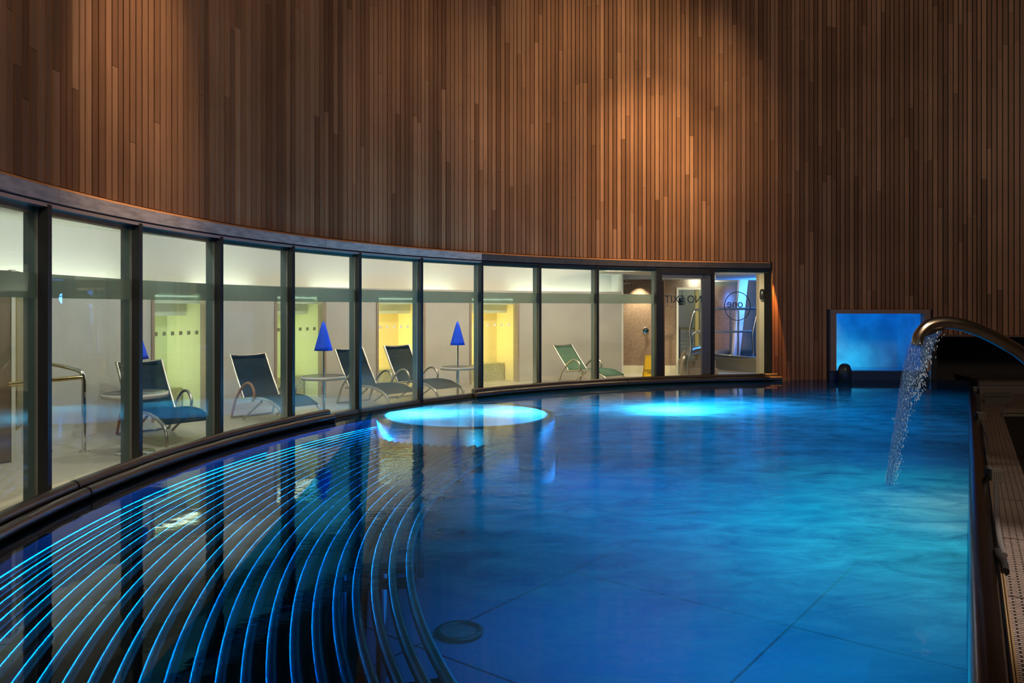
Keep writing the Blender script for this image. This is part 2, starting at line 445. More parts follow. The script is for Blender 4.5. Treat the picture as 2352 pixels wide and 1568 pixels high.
# ------------------------------------------------------------------ cedar walls
def slat_wall(name, phi0, phi1, z0, z1, parent=None, holes=None, dr=0.0):
    m = MB(); phi = phi0
    while phi < phi1:
        w = random.choice([0.082, 0.086, 0.088, 0.09, 0.092, 0.07]) 
        dphi = w / (RR(phi)) * 180 / pi
        gap = 0.019 / RR(phi) * 180 / pi
        a, b_ = phi, min(phi + dphi, phi1)
        zs = [z0]
        z = z0 + random.uniform(0.6, 5.4)
        while z < z1 - 0.4:
            zs.append(z); z += random.uniform(3.2, 5.4)
        zs.append(z1)
        jit = random.uniform(-0.003, 0.003)
        for i in range(len(zs) - 1):
            segs = [(zs[i], zs[i + 1])]
            if holes:
                for (h0, h1, hz0, hz1) in holes:
                    if b_ > h0 and a < h1:
                        ns = []
                        for (s0, s1) in segs:
                            if s0 < hz0: ns.append((s0, min(s1, hz0)))
                            if s1 > hz1: ns.append((max(s0, hz1), s1))
                        segs = ns
            for (s0, s1) in segs:
                if s1 - s0 < 0.01: continue
                n0 = -0.0 + jit + dr; n1 = 0.035 + dr
                p = [P(a, n0, s0), P(b_, n0, s0), P(b_, n1, s0), P(a, n1, s0), P(a, n0, s1 - 0.004), P(b_, n0, s1 - 0.004), P(b_, n1, s1 - 0.004), P(a, n1, s1 - 0.004)]
                m.hexa(p)
        phi += dphi + gap
    return m.build(name, WOOD, parent)
wl = empty('wall_left', P(20, 0, SLAT_Z), **STR)
slat_wall('cedar_slats', PHI_L, PHI_END, SLAT_Z + 0.02, TOP, wl)
m = MB(); m.arc(PHI_L, PHI_END, 0.06, 0.16, SLAT_Z - 0.05, TOP, 2); m.build('wall_backing', BLACK, wl)

# right of the windows the slats run down to the water; a lit opening and a dark recess are cut into them
OPA, OPB = hit(1906), hit(2135)
RCA = hit(2139)
OZ1 = CZ - (711 - HOR) * 17.6 / F
OZ0 = 0.03
wr = empty('wall_right', P(95, 0, 0), **STR)
slat_wall('cedar_slats', PHI_END + 0.12, PHI_R, -0.25, TOP, wr, holes=[(OPA, OPB, -0.3, OZ1), (RCA - 0.2, PHI_R + 1, -0.3, 1.02)])
m = MB()
m.arc(PHI_END + 0.1, OPA, 0.06, 0.16, -0.3, TOP, 2)
m.arc(OPA, OPB, 0.06, 0.16, OZ1, TOP, 2)
m.arc(OPB, PHI_R, 0.06, 0.16, 1.02, TOP, 2)
m.build('wall_backing', BLACK, wr)
# recess behind the deck, its walls coloured near black
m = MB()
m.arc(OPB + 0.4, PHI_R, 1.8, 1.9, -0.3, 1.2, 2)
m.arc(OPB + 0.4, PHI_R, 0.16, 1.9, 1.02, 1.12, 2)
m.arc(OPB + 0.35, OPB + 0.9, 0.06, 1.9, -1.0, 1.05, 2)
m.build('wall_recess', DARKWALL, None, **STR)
m = MB(); m.arc(RCA - 0.1, PHI_R, 0.02, 0.10, 0.98, 1.02, 1.0); m.build('trim_1', simple('recess_edge', (0.10, 0.055, 0.03), 0.5), None, **STR)

# walls behind the photographer and ceiling
m = MB()
p0 = P(PHI_L, 0, 0); p1 = P(PHI_R, 0, 0)
pts = [p0, Vector((p0.x + 4, -7.5, 0)), Vector((14, -7.5, 0)), Vector((19.5, 2, 0)), p1]
for i in range(len(pts) - 1):
    a, b_ = pts[i], pts[i + 1]
    d = (b_ - a).normalized(); n = Vector((-d.y, d.x, 0))
    m.hexa([a + Vector((0, 0, -1.4)), b_ + Vector((0, 0, -1.4)), b_ + n * -.15 + Vector((0, 0, -1.4)), a + n * -.15 + Vector((0, 0, -1.4)),
            a + Vector((0, 0, TOP)), b_ + Vector((0, 0, TOP)), b_ + n * -.15 + Vector((0, 0, TOP)), a + n * -.15 + Vector((0, 0, TOP))])
m.build('wall_back', simple('dark_cedar_back', (0.07, 0.04, 0.026), 0.6), None, **STR)
m = MB()
ring = [P(p, 0.3, TOP) for p in frange(PHI_L, PHI_R, 3)] + [Vector((19.9, 2, TOP)), Vector((14.2, -7.8, TOP)), Vector((p0.x + 4, -7.8, TOP))]
cen = Vector((7, 5, TOP))
vs = ring + [v + Vector((0, 0, .2)) for v in ring]; n = len(ring)
m.add(vs, [tuple(range(n)), tuple(range(2 * n - 1, n - 1, -1))] + [(i, (i + 1) % n, n + (i + 1) % n, n + i) for i in range(n)])
m.build('ceiling', simple('dark_ceiling', (0.03, 0.022, 0.018), 0.8), None, **STR)

# ------------------------------------------------------------------ fascia band under the slats
m = MB()
cuts = [PHI_L] + [hit(x) for x in (124, 742, 1103)] + [PHI_END]
fa = empty('trim_2', P(20, 0, SLAT_Z), **STR)
for i in range(4):
    m = MB(); m.arc(cuts[i] + (0.02 if i else 0), cuts[i + 1] - 0.02, -0.045, 0.05, SLAT_Z - 0.135, SLAT_Z - 0.016, 1.0)
    m.build('fascia_panel', FASCIA if i < 3 else simple('dark_fascia', (0.07, 0.065, 0.065), 0.45, 0.2, noise=0.2), fa)
m = MB()
ps = frange(PHI_L, PHI_END, 1.0); vs = []; fs = []
for p in ps: vs += [P(p, -0.045, SLAT_Z - 0.016), P(p, -0.02, SLAT_Z + 0.008), P(p, 0.05, SLAT_Z + 0.008), P(p, 0.05, SLAT_Z - 0.016)]
for i in range(len(ps) - 1):
    for k in range(4): fs.append((4 * i + k, 4 * i + (k + 1) % 4, 4 * i + 4 + (k + 1) % 4, 4 * i + 4 + k))
m.add(vs, fs); m.build('lit_edge_strip', LITEDGE, fa)
m = MB(); m.arc(PHI_L, PHI_END, -0.01, 0.05, SLAT_Z - 0.155, SLAT_Z - 0.135, 1.0); m.build('shadow_gap', BLUEGAP, fa)
PHI9 = MPHI[6]
m = MB(); m.arc(PHI_L, PHI9, -0.05, 0.05, SLAT_Z - 0.185, SLAT_Z - 0.155, 1.0); m.build('drip_ledge', LEDGE, fa)
m = MB(); m.arc(PHI9, PHI_END, -0.03, 0.05, SLAT_Z - 0.185, SLAT_Z - 0.155, 1.0); m.build('drip_ledge', FRAMEM, fa)
m = MB(); m.arc(PHI_END - 0.02, PHI_END + 0.12, -0.07, 0.25, 0.0, SLAT_Z + 0.01, 1); m.build('end_post', BLACK, fa)

# ------------------------------------------------------------------ glazed wall
GZ0, GZ1 = 0.02, SLAT_Z - 0.185
def arcseg(m, phi, half_w, d0, d1, z0, z1):
    t = tang(phi); c = P(phi, 0, 0); o = -normal(phi)
    p = []
    for z in (z0, z1):
        for (a, d) in ((-half_w, d0), (half_w, d0), (half_w, d1), (-half_w, d1)):
            q = c + t * a + o * d; p.append((q.x, q.y, z))
    m.hexa(p)
phis = [MPHI[0] - (MPHI[1] - MPHI[0])] + MPHI
phis = [phis[0] - 7.6] + phis
for i in range(len(phis) - 1):
    a, b_ = phis[i], phis[i + 1]
    k = i + 1
    isdoor = abs(a - MPHI[9]) < 1e-6
    islogo = abs(a - MPHI[10]) < 1e-6
    nm = 'door_1' if isdoor else 'window_%d' % (k if not islogo else k - 1)
    mid = (a + b_) / 2
    r = empty(nm, P(mid, 0, GZ0), **STR)
    da = 0.028 / RR(a) * 180 / pi
    # flat pane between the two mullions
    A = P(a, 0.03, 0); B = P(b_, 0.03, 0); u = (B - A).normalized(); nn = Vector((u.y, -u.x, 0))
    if nn.dot(normal(mid)) < 0: nn = -nn
    if not isdoor:
        m = MB(); m.obox(((A + B) / 2) + Vector((0, 0, (GZ0 + GZ1) / 2)), u, nn, (0, 0, 1), (B - A).length / 2 - 0.02, 0.006, (GZ1 - GZ0) / 2)
        m.build('pane', FOGGY if 4 <= i <= 8 else GLASS, r)
    if not (isdoor or islogo):
        m = MB(); m.obox(((A + B) / 2) - nn * 0.012 + Vector((0, 0, 1.815)), u, nn, (0, 0, 1), (B - A).length / 2 - 0.02, 0.001, 0.10)
        m.build('frosted_band', FROST, r)
    # mullion on its left
    m = MB(); arcseg(m, a, 0.026, 0.05, 0.145, FLOOR, GZ1 + 0.05); m.build('mullion_post', POSTM, r)
    m = MB(); arcseg(m, a, 0.030, 0.025, 0.05, GZ0, GZ1 + 0.02); m.build('gasket', GASKET, r)
    m = MB(); arcseg(m, a, 0.029, -0.055, 0.025, GZ0, GZ1 + 0.02); m.build('mullion_cap', FRAMEM, r)
    if not isdoor:
        m = MB(); m.obox(((A + B) / 2) - nn * 0.06 + Vector((0, 0, GZ1 - 0.02)), u, nn, (0, 0, 1), (B - A).length / 2, 0.05, 0.025); m.build('head_frame', simple('head_frame_paint', (0.12, 0.12, 0.10), 0.5), r)
    m = MB(); m.obox(((A + B) / 2) + Vector((0, 0, 0.035)), u, nn, (0, 0, 1), (B - A).length / 2 + 0.01, 0.07, 0.03); m.build('plinth', simple('plinth_steel', (0.20, 0.19, 0.20), 0.4, 0.5), r)
    if isdoor:
        L = (B - A).length; zc = Vector((0, 0, 1))
        def bar(x0, x1, z0, z1, mat, name, d=0.035, off=0.0, par=r):
            q = MB(); q.obox(A + u * (x0 + x1) / 2 + nn * off + zc * (z0 + z1) / 2, u, nn, zc, (x1 - x0) / 2, d, (z1 - z0) / 2); return q.build(name, mat, par)
        bar(0.03, 0.14, GZ0, GZ1 - 0.03, FRAMEM, 'jamb', 0.05)
        bar(0, L, GZ1 - 0.10, GZ1, FRAMEM, 'head_frame', 0.05)
        # leaf, standing a little ajar at its left side
        leaf = bar(L - 0.25, L - 0.04, GZ0 + 0.02, GZ1 - 0.10, simple('door_frame_paint', (0.075, 0.085, 0.105), 0.35), 'door_leaf', 0.03)
        bar(0.14, L - 0.04, GZ1 - 0.19, GZ1 - 0.10, simple('door_frame_paint', (0.075, 0.085, 0.105), 0.35), 'top_rail', 0.03)
        bar(0.14, L - 0.04, GZ0 + 0.0, GZ0 + 0.07, simple('door_frame_paint', (0.075, 0.085, 0.105), 0.35), 'bottom_rail', 0.03)
        bar(0.14, 0.20, GZ0 + 0.02, GZ1 - 0.25, BLACK, 'stile', 0.10, -0.08)
        bar(0.20, 0.225, GZ0 + 0.02, GZ1 - 0.25, BROWN, 'edge_seal', 0.09, -0.08)
        bar(0.225, L - 0.25, GZ0 + 0.07, GZ1 - 0.19, GLASS, 'pane', 0.005)
        bar(0.035, 0.05, 0.55, 0.72, CHROME, 'handle', 0.02, 0.06)
        zt = CZ - (688 - HOR) * 17.2 / F
        ctr = A + u * ((0.225 + L - 0.25) / 2) + nn * 0.009 + zc * zt
        text_mesh('lettering', 'NO EXIT', 0.235, ctr, u, zc, LETTER, r)
    if islogo:
        L = (B - A).length; zc = Vector((0, 0, 1))
        pc = at(1694, 703, 17.42); d = (pc - A).dot(u)
        c = A + u * d + nn * 0.009 + zc * pc.z
        q = MB(); q.tube([c + (u * math.cos(t) * 0.31 + zc * math.sin(t) * 0.315) for t in [2 * pi * j / 48 for j in range(48)]], 0.009, 6, closed=True)
        q.build('logo_ring', LETTER, r)
        text_mesh('lettering', 'one', 0.26, c + u * -0.06 + zc * 0.05, u, zc, LETTER, r)

# ------------------------------------------------------------------ lounge behind the glass
def boff(phi):
    return 2.6
def PB(phi, d=0.0, z=0.0): return P(phi, boff(phi) + d, z)
def hitB(px):
    lo, hi = -12.0, 110.0; k = (px - 1176) / F
    for _ in range(50):
        mm = (lo + hi) / 2; p = PB(mm)
        if p.x / p.y < k: lo = mm
        else: hi = mm
    return (lo + hi) / 2
LP0 = -16.0
LEND = hitB(1430)
m = MB(); m.arc(LP0, PHI_END + 6, 0.055, 9.0, FLOOR - 0.1, FLOOR, 0.5); m.build('floor', TILEF, None, **STR)
BW = 2.02
panels = [(LP0, hitB(347)), (hitB(482), hitB(630)), (hitB(748), hitB(864)), (hitB(976), hitB(1078)), (hitB(1192), LEND)]
alc = [(hitB(347), hitB(482), ALCG, 'lime', (1.0, 0.90, 0.74)), (hitB(630), hitB(748), ALCG, 'lime', (1.0, 0.90, 0.66)),
       (hitB(864), hitB(976), ALCY, 'amber', (1.0, 0.80, 0.36)), (hitB(1078), hitB(1192), ALCY, 'amber', (1.0, 0.78, 0.34))]
wo = empty('wall_lounge', PB(30, 0, FLOOR), **STR)
for (a, b_) in panels:
    m = MB(); m.arc(a, b_, 0.0, 0.22, FLOOR, BW, 1.0, fn=PB); m.build('wall_panel', PLASTER, wo)
for (a, b_, mt, nm, lc) in alc:
    m = MB(); m.arc(a, b_, 0.0, 0.22, 1.86, BW, 1.0, fn=PB); m.build('wall_panel', PLASTER, wo)
m = MB()
for (a, b_) in panels: m.arc(a, b_, -0.012, 0.0, FLOOR, FLOOR + 0.10, 1.0, fn=PB)
m.build('baseboard_lounge', simple('pale_skirting', (0.55, 0.52, 0.46), 0.5), None, **STR)
m = MB(); m.arc(LEND - 0.1, LEND + 0.06, -0.01, 0.72, FLOOR, 2.78, 1, fn=PB); m.build('trim_3', PLASTERW, None, **STR)
# upper wall set back behind a lit cove, and ceiling
m = MB(); m.arc(LP0, LEND, 0.55, 0.65, 1.5, 2.95, 1.0, fn=PB); m.arc(LP0, LEND, 0.2, 0.6, 1.7, 1.75, 1.0, fn=PB); m.build('wall_cove', PLASTERW, None, **STR)
m = MB()
m.arc(LP0, LEND, 0.22, 3.2, 2.78, 2.95, 1.5); m.build('ceiling_lounge', CEILM, None, **STR)
# lit cubicles with glass doors
for j, (a, b_, mt, nm, lc) in enumerate(alc):
    k = j + 2
    mid = (a + b_) / 2
    m = MB()
    m.arc(a - 0.3, b_ + 0.3, 1.0, 1.06, FLOOR, 1.95, 1.0, fn=PB)
    m.arc(a - 0.35, a - 0.02, 0.22, 1.06, FLOOR, 1.95, 1.0, fn=PB); m.arc(b_ + 0.02, b_ + 0.35, 0.22, 1.06, FLOOR, 1.95, 1.0, fn=PB)
    m.arc(a - 0.3, b_ + 0.3, 0.22, 1.06, 1.90, 1.96, 1.0, fn=PB)
    m.build('wall_cubicle', mt, None, **STR)
    m = MB(); m.arc(a + 0.1, b_ - 0.1, 0.62, 1.0, FLOOR, 0.30, 1.0, fn=PB)
    m.build('cubicle_bench', simple('speckled_stone_' + nm, (0.55, 0.50, 0.30), 0.5, noise=0.4, nscale=40), None, kind='structure')
    r = empty('door_%d' % k, PB(mid, 0, FLOOR), **STR)
    w = 0.05 / (RR(mid) + 2) * 180 / pi
    m = MB(); m.arc(a, a + w, -0.02, 0.16, FLOOR, 1.86, 1, fn=PB); m.build('jamb', TRIMB, r)
    m = MB(); m.arc(b_ - w, b_, -0.02, 0.16, FLOOR, 1.86, 1, fn=PB); m.build('jamb', TRIMB, r)
    m = MB(); m.arc(a + w, b_ - w, 0.06, 0.07, FLOOR + 0.02, 1.86, 1, fn=PB); m.build('pane', GLASS, r)
    n = 6
    for q in range(n):
        s0 = a + w + (b_ - a - 2 * w) * (q + 0.55) / (n + 0.6)
        m = MB(); dw = 0.028 / (RR(mid) + 2) * 180 / pi
        m.arc(s0 - dw, s0 + dw, 0.05, 0.056, 1.20, 1.26, 1, fn=PB)
        m.build('etched_square', SQUAREL if nm == 'amber' else SQUARED, r)
# lounge end on the left: brown door, olive side panel
pa = on(27, 1060, FLOOR); 
r = empty('door_6', pa, **STR)
e1 = Vector((pa.x - 1.05, pa.y - 1.5, 0)); dd = (Vector((pa.x, pa.y, 0)) - e1).normalized(); dn = Vector((dd.y, -dd.x, 0))
m = MB(); m.obox(((Vector((pa.x, pa.y, 0)) + e1) / 2) + Vector((0, 0, 0.98)), dd, dn, (0, 0, 1), 0.9, 0.03, 1.07); m.build('door_leaf', BROWN, r)
m = MB(); m.obox(Vector((pa.x, pa.y, 0)) + dd * 0.0 + Vector((0, 0, 0.98)), dd, dn, (0, 0, 1), 0.02, 0.045, 1.08); m.build('jamb', simple('pale_jamb', (0.6, 0.58, 0.5), 0.4), r)
pb = PB(hitB(62), 0, 0)
m = MB(); q0 = Vector((pa.x, pa.y + 0.05, 0)); dd2 = (pb - q0).normalized()
m.hexa([(q0.x, q0.y, 0.24), (pb.x, pb.y, 0.24), (pb.x, pb.y + .05, 0.24), (q0.x, q0.y + .05, 0.24), (q0.x, q0.y, 2.05), (pb.x, pb.y, 2.05), (pb.x, pb.y + .05, 2.05), (q0.x, q0.y + .05, 2.05)])
m.build('side_panel', simple('olive_panel', (0.20, 0.16, 0.06), 0.35), r)
m = MB(); m.hexa([(q0.x, q0.y, FLOOR), (pb.x, pb.y, FLOOR), (pb.x, pb.y + .05, FLOOR), (q0.x, q0.y + .05, FLOOR), (q0.x, q0.y, 0.24), (pb.x, pb.y, 0.24), (pb.x, pb.y + .05, .24), (q0.x, q0.y + .05, .24)])
m.build('kick_panel', PLASTER, r)
m = MB(); m.arc(LP0 - 0.4, LP0, 0.05, 3.0, FLOOR, 2.9, 1); m.build('wall_lounge_end', simple('dark_end_wall', (0.2, 0.18, 0.15), 0.7), None, **STR)

# ------------------------------------------------------------------ lounge furniture
def lounger(name, label, pos, ang, fab, arm, rec=58, blen=0.76, grp='sun loungers behind the glass'):
    """local x = towards the feet, y = to the sitter's left; origin on floor below the hinge"""
    r = empty(name, pos, ang, label=label, category='lounger', group=grp)
    M = r.matrix_basis
    W = 0.31; SZ = 0.34
    ca, sa = math.cos(rad(rec)), math.sin(rad(rec))
    def T(x, y, z): return M @ Vector((x, y, z))
    def TL(l): return [T(*p) for p in l]
    # back frame
    for s in (-1, 1):
        m = MB(); m.tube(TL([(0.02, s * W, SZ - 0.02), (-blen * ca * .5 - 0.01, s * W, SZ + blen * sa * .5), (-blen * ca, s * W, SZ + blen * sa)]), 0.02, 8)
        m.build('back_rail', LOUNGEALU, r)
    m = MB(); bx, bz = -blen * ca, SZ + blen * sa
    m.tube(TL([(bx, -W, bz), (bx - 0.02, -W * .4, bz - 0.02), (bx - 0.02, W * .4, bz - 0.02), (bx, W, bz)]), 0.016, 8); m.build('top_bar', LOUNGEALU, r)
    # fabric, slightly dished
    vs = []; fs = []; nu, nv = 10, 8
    for i in range(nu + 1):
        for j in range(nv + 1):
            t = i / nu; y = -W + 2 * W * j / nv
            dish = 0.035 * (1 - (2 * j / nv - 1) ** 2)
            x = -blen * ca * t - 0.0 - dish * sa; z = SZ + blen * sa * t - dish * ca
            vs.append(T(x, y, z))
    o = len(vs)
    for i in range(nu + 1):
        for j in range(nv + 1):
            v = vs[i * (nv + 1) + j]; vs.append(v + (M.to_3x3() @ Vector((-sa, 0, -ca))) * 0.008)
    for i in range(nu):
        for j in range(nv):
            a = i * (nv + 1) + j; fs.append((a, a + 1, a + nv + 2, a + nv + 1)); fs.append((o + a, o + a + nv + 1, o + a + nv + 2, o + a + 1))
    for i in range(nu):
        for j in (0, nv):
            a = i * (nv + 1) + j; fs.append((a, a + nv + 1, o + a + nv + 1, o + a))
    for j in range(nv):
        for i in (0, nu):
            a = i * (nv + 1) + j; fs.append((a, a + 1, o + a + 1, o + a))
    m = MB(); m.add(vs, fs, True); m.build('back_fabric', fab, r)
    m = MB(); m.tube(TL([(bx + 0.05 * ca - .02, -W + .03, bz - 0.05 * sa), (bx + 0.03 * ca - .05, 0, bz - 0.06 * sa), (bx + 0.05 * ca - .02, W - .03, bz - 0.05 * sa)]), 0.028, 8); m.build('head_roll', fab, r)
    # seat fabric
    vs = []; fs = []; L = 1.08
    for i in range(13):
        t = i / 12; x = L * t; z = SZ + 0.05 * math.sin(pi * t) - 0.10 * max(0, t - .75) * 4 * .6
        for y in (-W, W): vs += [T(x, y, z), T(x, y, z - 0.012)]
    for i in range(12):
        a = 4 * i; b_ = a + 4
        fs += [(a, a + 2, b_ + 2, b_), (a + 1, b_ + 1, b_ + 3, a + 3), (a, b_, b_ + 1, a + 1), (a + 2, a + 3, b_ + 3, b_ + 2)]
    fs += [(0, 1, 3, 2), (48, 50, 51, 49)]
    m = MB(); m.add(vs, fs, True); m.build('seat_fabric', fab, r)
    for s in (-1, 1):
        m = MB()
        m.tube(smoothcurve(TL([(-0.05, s * (W + .015), SZ - .03), (0.3, s * (W + .015), SZ + 0.02), (0.7, s * (W + .015), SZ + 0.02), (L - .02, s * (W + .015), SZ - 0.10), (L + .06, s * (W + .015), SZ - 0.30), (L + 0.02, s * (W + .015), SZ - 0.40)]), 5), 0.022, 8)
        m.build('seat_rail', LOUNGEALU, r)
        # looping arm that runs down into the rear leg
        m = MB()
        m.tube(smoothcurve(TL([(0.36, s * (W + .05), SZ - 0.02), (0.40, s * (W + .05), SZ + 0.12), (0.28, s * (W + .05), SZ + 0.24), (0.10, s * (W + .05), SZ + 0.20), (-0.12, s * (W + .05), SZ - 0.02), (-0.26, s * (W + .05), -0.0 + 0.02)]), 6), 0.02, 8)
        m.build('arm', arm if s < 0 else LOUNGEALU, r)
        m = MB()
        m.tube(TL([(0.5, s * (W - .02), SZ - 0.02), (-0.02, s * (W - .02), 0.02)]), 0.018, 8); m.build('leg', LOUNGEALU, r)
    m = MB(); m.tube(TL([(-0.26, -W - .05, 0.02), (-0.26, W + .05, 0.02)]), 0.016, 8); m.build('base_bar', LOUNGEALU, r)
    return r
def back_top_to_pos(px, py_unused, Y, ang, rec=58, blen=0.76):
    X = (px - 1176) / F * Y
    off = Vector((math.cos(ang), math.sin(ang), 0)) * (blen * math.cos(rad(rec)))
    return Vector((X + off.x, Y + off.y, FLOOR))
ANG = math.atan2(-0.66, 0.75)
def put(label, px, Y, fab, arm, ang=ANG, rec=58, blen=0.76, grp='sun loungers behind the glass'):
    return lounger('sun_lounger', label, back_top_to_pos(px, 0, Y, ang, rec, blen), ang, fab, arm, rec, blen, grp)
put('navy mesh sun lounger behind the round table nearest the handrail', 320, 11.0, NAVY, ORANGEW)
put('navy mesh sun lounger before the plain grey wall between the two lime doors', 569, 12.6, NAVY, ORANGEW)
put('dark mesh sun lounger just right of the middle round table with the blue parasol', 801, 14.4, NAVY, LOUNGEALU)
put('dark framed sun lounger glowing amber in front of the first amber lit door', 911, 15.2, NAVY, LOUNGEALU, rec=60)
put('sage green mesh sun lounger alone near the shower end', 1292, 17.9, GREENF, LOUNGEALU, ang=rad(-46), rec=50, blen=0.70)

def table(label, plabel, px, Y, ztop, zc0, zc1, dia):
    X = (px - 1176) / F * Y
    r = empty('side_table', (X, Y, FLOOR), 0, label=label, category='table', group='round side tables behind the glass')
    m = MB(); m.lathe((X, Y, 0), [(0.001, ztop - 0.035), (dia / 2 - 0.01, ztop - 0.035), (dia / 2, ztop - 0.028), (dia / 2, ztop - 0.006), (dia / 2 - 0.01, ztop), (0.001, ztop)], 40)
    m.build('tabletop', simple('dark_table_top', (0.05, 0.055, 0.06), 0.25), r)
    m = MB(); m.lathe((X, Y, 0), [(dia / 2 - 0.004, ztop - 0.05), (dia / 2 + 0.004, ztop - 0.05), (dia / 2 + 0.004, ztop + 0.002), (dia / 2 - 0.004, ztop + 0.002)], 48); m.build('rim_band', TABLEM, r)
    m = MB(); m.tube([(X, Y, FLOOR + 0.02), (X, Y, ztop - 0.03)], 0.03, 12); m.build('pedestal', CHROME, r)
    m = MB(); m.lathe((X, Y, 0), [(0.001, FLOOR + 0.03), (0.22, FLOOR + 0.02), (0.23, FLOOR), (0.001, FLOOR)], 28); m.build('base', CHROME, r)
    q = empty('parasol', (X, Y, ztop), 0, label=plabel, category='parasol', group='closed blue parasols')
    m = MB(); m.tube([(X, Y, ztop), (X, Y, zc1 - 0.05)], 0.018, 10); m.build('pole', CHROME, q)
    m = MB(); prof = []
    vs = []; fs = []; seg = 48
    for i in range(9):
        t = i / 8; rr = 0.125 * (1 - t) ** 0.95 + 0.022
        for j in range(seg):
            a = 2 * pi * j / seg; k = 1 - 0.09 * (1 - t) * (0.5 + 0.5 * math.cos(8 * a))
            vs.append((X + rr * k * math.cos(a), Y + rr * k * math.sin(a), zc0 + (zc1 - zc0) * t))
    for i in range(8):
        for j in range(seg): fs.append((i * seg + j, i * seg + (j + 1) % seg, (i + 1) * seg + (j + 1) % seg, (i + 1) * seg + j))
    fs.append(tuple(range(seg - 1, -1, -1))); fs.append(tuple(8 * seg + j for j in range(seg)))
    m.add(vs, fs, True); m.build('canopy', BLUECLOTH, q)
    m = MB(); m.lathe((X, Y, 0), [(0.001, zc1 + 0.02), (0.018, zc1 + 0.01), (0.02, zc1 - 0.01), (0.001, zc1 - 0.01)], 12); m.build('finial', BLUECLOTH, q)
table('round pale side table nearest the handrail, cut by a mullion', 'closed blue parasol half hidden by a mullion, above the nearest table', 311, 9.35, 0.62, 1.02, 1.42, 0.72)
table('round pale side table in the middle, before the second lime door', 'closed blue parasol on the middle table, before the second lime door', 743, 12.35, 0.555, 0.955, 1.395, 0.68)
table('round side table farthest along, before the grey wall between the amber doors', 'closed blue parasol on the farthest table, before the grey wall between amber doors', 1051, 14.8, 0.515, 0.925, 1.35, 0.64)

# handrail by the steps at the left
b1 = on(108, 1037, FLOOR); b2 = on(193, 1037, FLOOR)
r = empty('handrail', b1, 0, label='looped steel handrail standing on the lounge floor at the far left', category='handrail')
z1_, z2_ = CZ - (836 - HOR) * b1.y / F, CZ - (856 - HOR) * b1.y / F
m = MB()
m.tube([b1] + smoothcurve([(b1.x, b1.y, z1_ - 0.12), (b1.x + 0.01, b1.y, z1_ - 0.03), (b1.x + 0.05, b1.y, z1_), (b2.x - 0.12, b2.y, z2_ + 0.045), (b2.x - 0.03, b2.y, z2_ + 0.0), (b2.x, b2.y, z2_ - 0.10)], 6) + [b2], 0.026, 12)
m.build('frame', CHROME, r)
m = MB(); y0 = CZ - (885 - HOR) * 9.0 / F
m.tube([at(18, 882, 8.75), at(190, 866, b2.y)], 0.026, 12); m.build('grip_bar', simple('brass_grip', (0.75, 0.55, 0.25), 0.15, 1.0), r)
for bb in (b1, b2):
    m = MB(); m.lathe(bb, [(0.001, 0.012), (0.06, 0.010), (0.065, 0.0), (0.001, 0.0)], 20)
    for t in (0, pi): m.lathe(bb + Vector((0.05 * math.cos(t), 0.0, 0)), [(0.001, 0.03), (0.012, 0.026), (0.014, 0.01)], 8)
    m.build('foot_plate', CHROME, r)

# ------------------------------------------------------------------ shower corner and hall beyond the door
MY = 20.4
def wallbox(name, px0, px1, Y, z0, z1, mat, d=0.12, **kw):
    a = at(px0, 0, Y); b_ = at(px1, 0, Y)
    m = MB(); m.box((a.x, Y, z0), (b_.x, Y + d, z1)); return m.build(name, mat, None, **(kw or STR))
wallbox('wall_shower', 1405, 1553, MY, FLOOR, 2.40, MOSAIC)
wallbox('baseboard_shower', 1405, 1553, MY - 0.02, FLOOR, FLOOR + 0.22, simple('cream_skirting', (0.7, 0.65, 0.5), 0.5), 0.02)
m = MB(); a = at(1395, 0, 17.5); m.box((a.x, 18.0, 2.46), (9.3, 27, 2.56)); m.build('ceiling_hall', CEILM, None, **STR)
m = MB(); m.box((at(1405, 0, MY).x, MY - 0.14, 2.36), (at(1640, 0, MY).x, MY - 0.001, 2.46)); m.build('trim_4', PLASTERW, None, **STR)
# white-framed doorway with glazed hall behind
r = empty('door_7', at(1580, 0, MY), **STR)
zt = CZ - (660 - HOR) * MY / F
for (x0, x1, z0, z1) in ((1553, 1557.5, FLOOR, zt - 0.06), (1553, 1640, zt - 0.06, zt)):
    m = MB(); a = at(x0, 0, MY); b_ = at(x1, 0, MY); m.box((a.x, MY - 0.05, z0), (b_.x, MY + 0.1, z1)); m.build('frame', simple('white_frame', (0.8, 0.8, 0.74), 0.4), r)
m = MB(); a = at(1557.5, 0, MY + .05); b_ = at(1640, 0, MY + .05); m.box((a.x, MY + .03, FLOOR), (b_.x, MY + .04, zt - 0.06)); m.build('pane', GLASS, r)
m = MB(); a = at(1598, 0, MY); b_ = at(1606, 0, MY); m.box((a.x, MY + .06, FLOOR), (b_.x, MY + 0.12, zt - 0.06)); m.build('wood_post', simple('pale_oak', (0.55, 0.38, 0.2), 0.5), r)
m = MB(); m.box((at(1553, 0, MY).x, MY, zt), (at(1640, 0, MY).x, MY + 0.12, 2.40)); m.build('wall_hall_lintel', MOSAIC, None, **STR)
wallbox('wall_hall', 1500, 1900, 25.5, FLOOR, 3.0, simple('grey_green_hall', (0.24, 0.25, 0.22), 0.7))
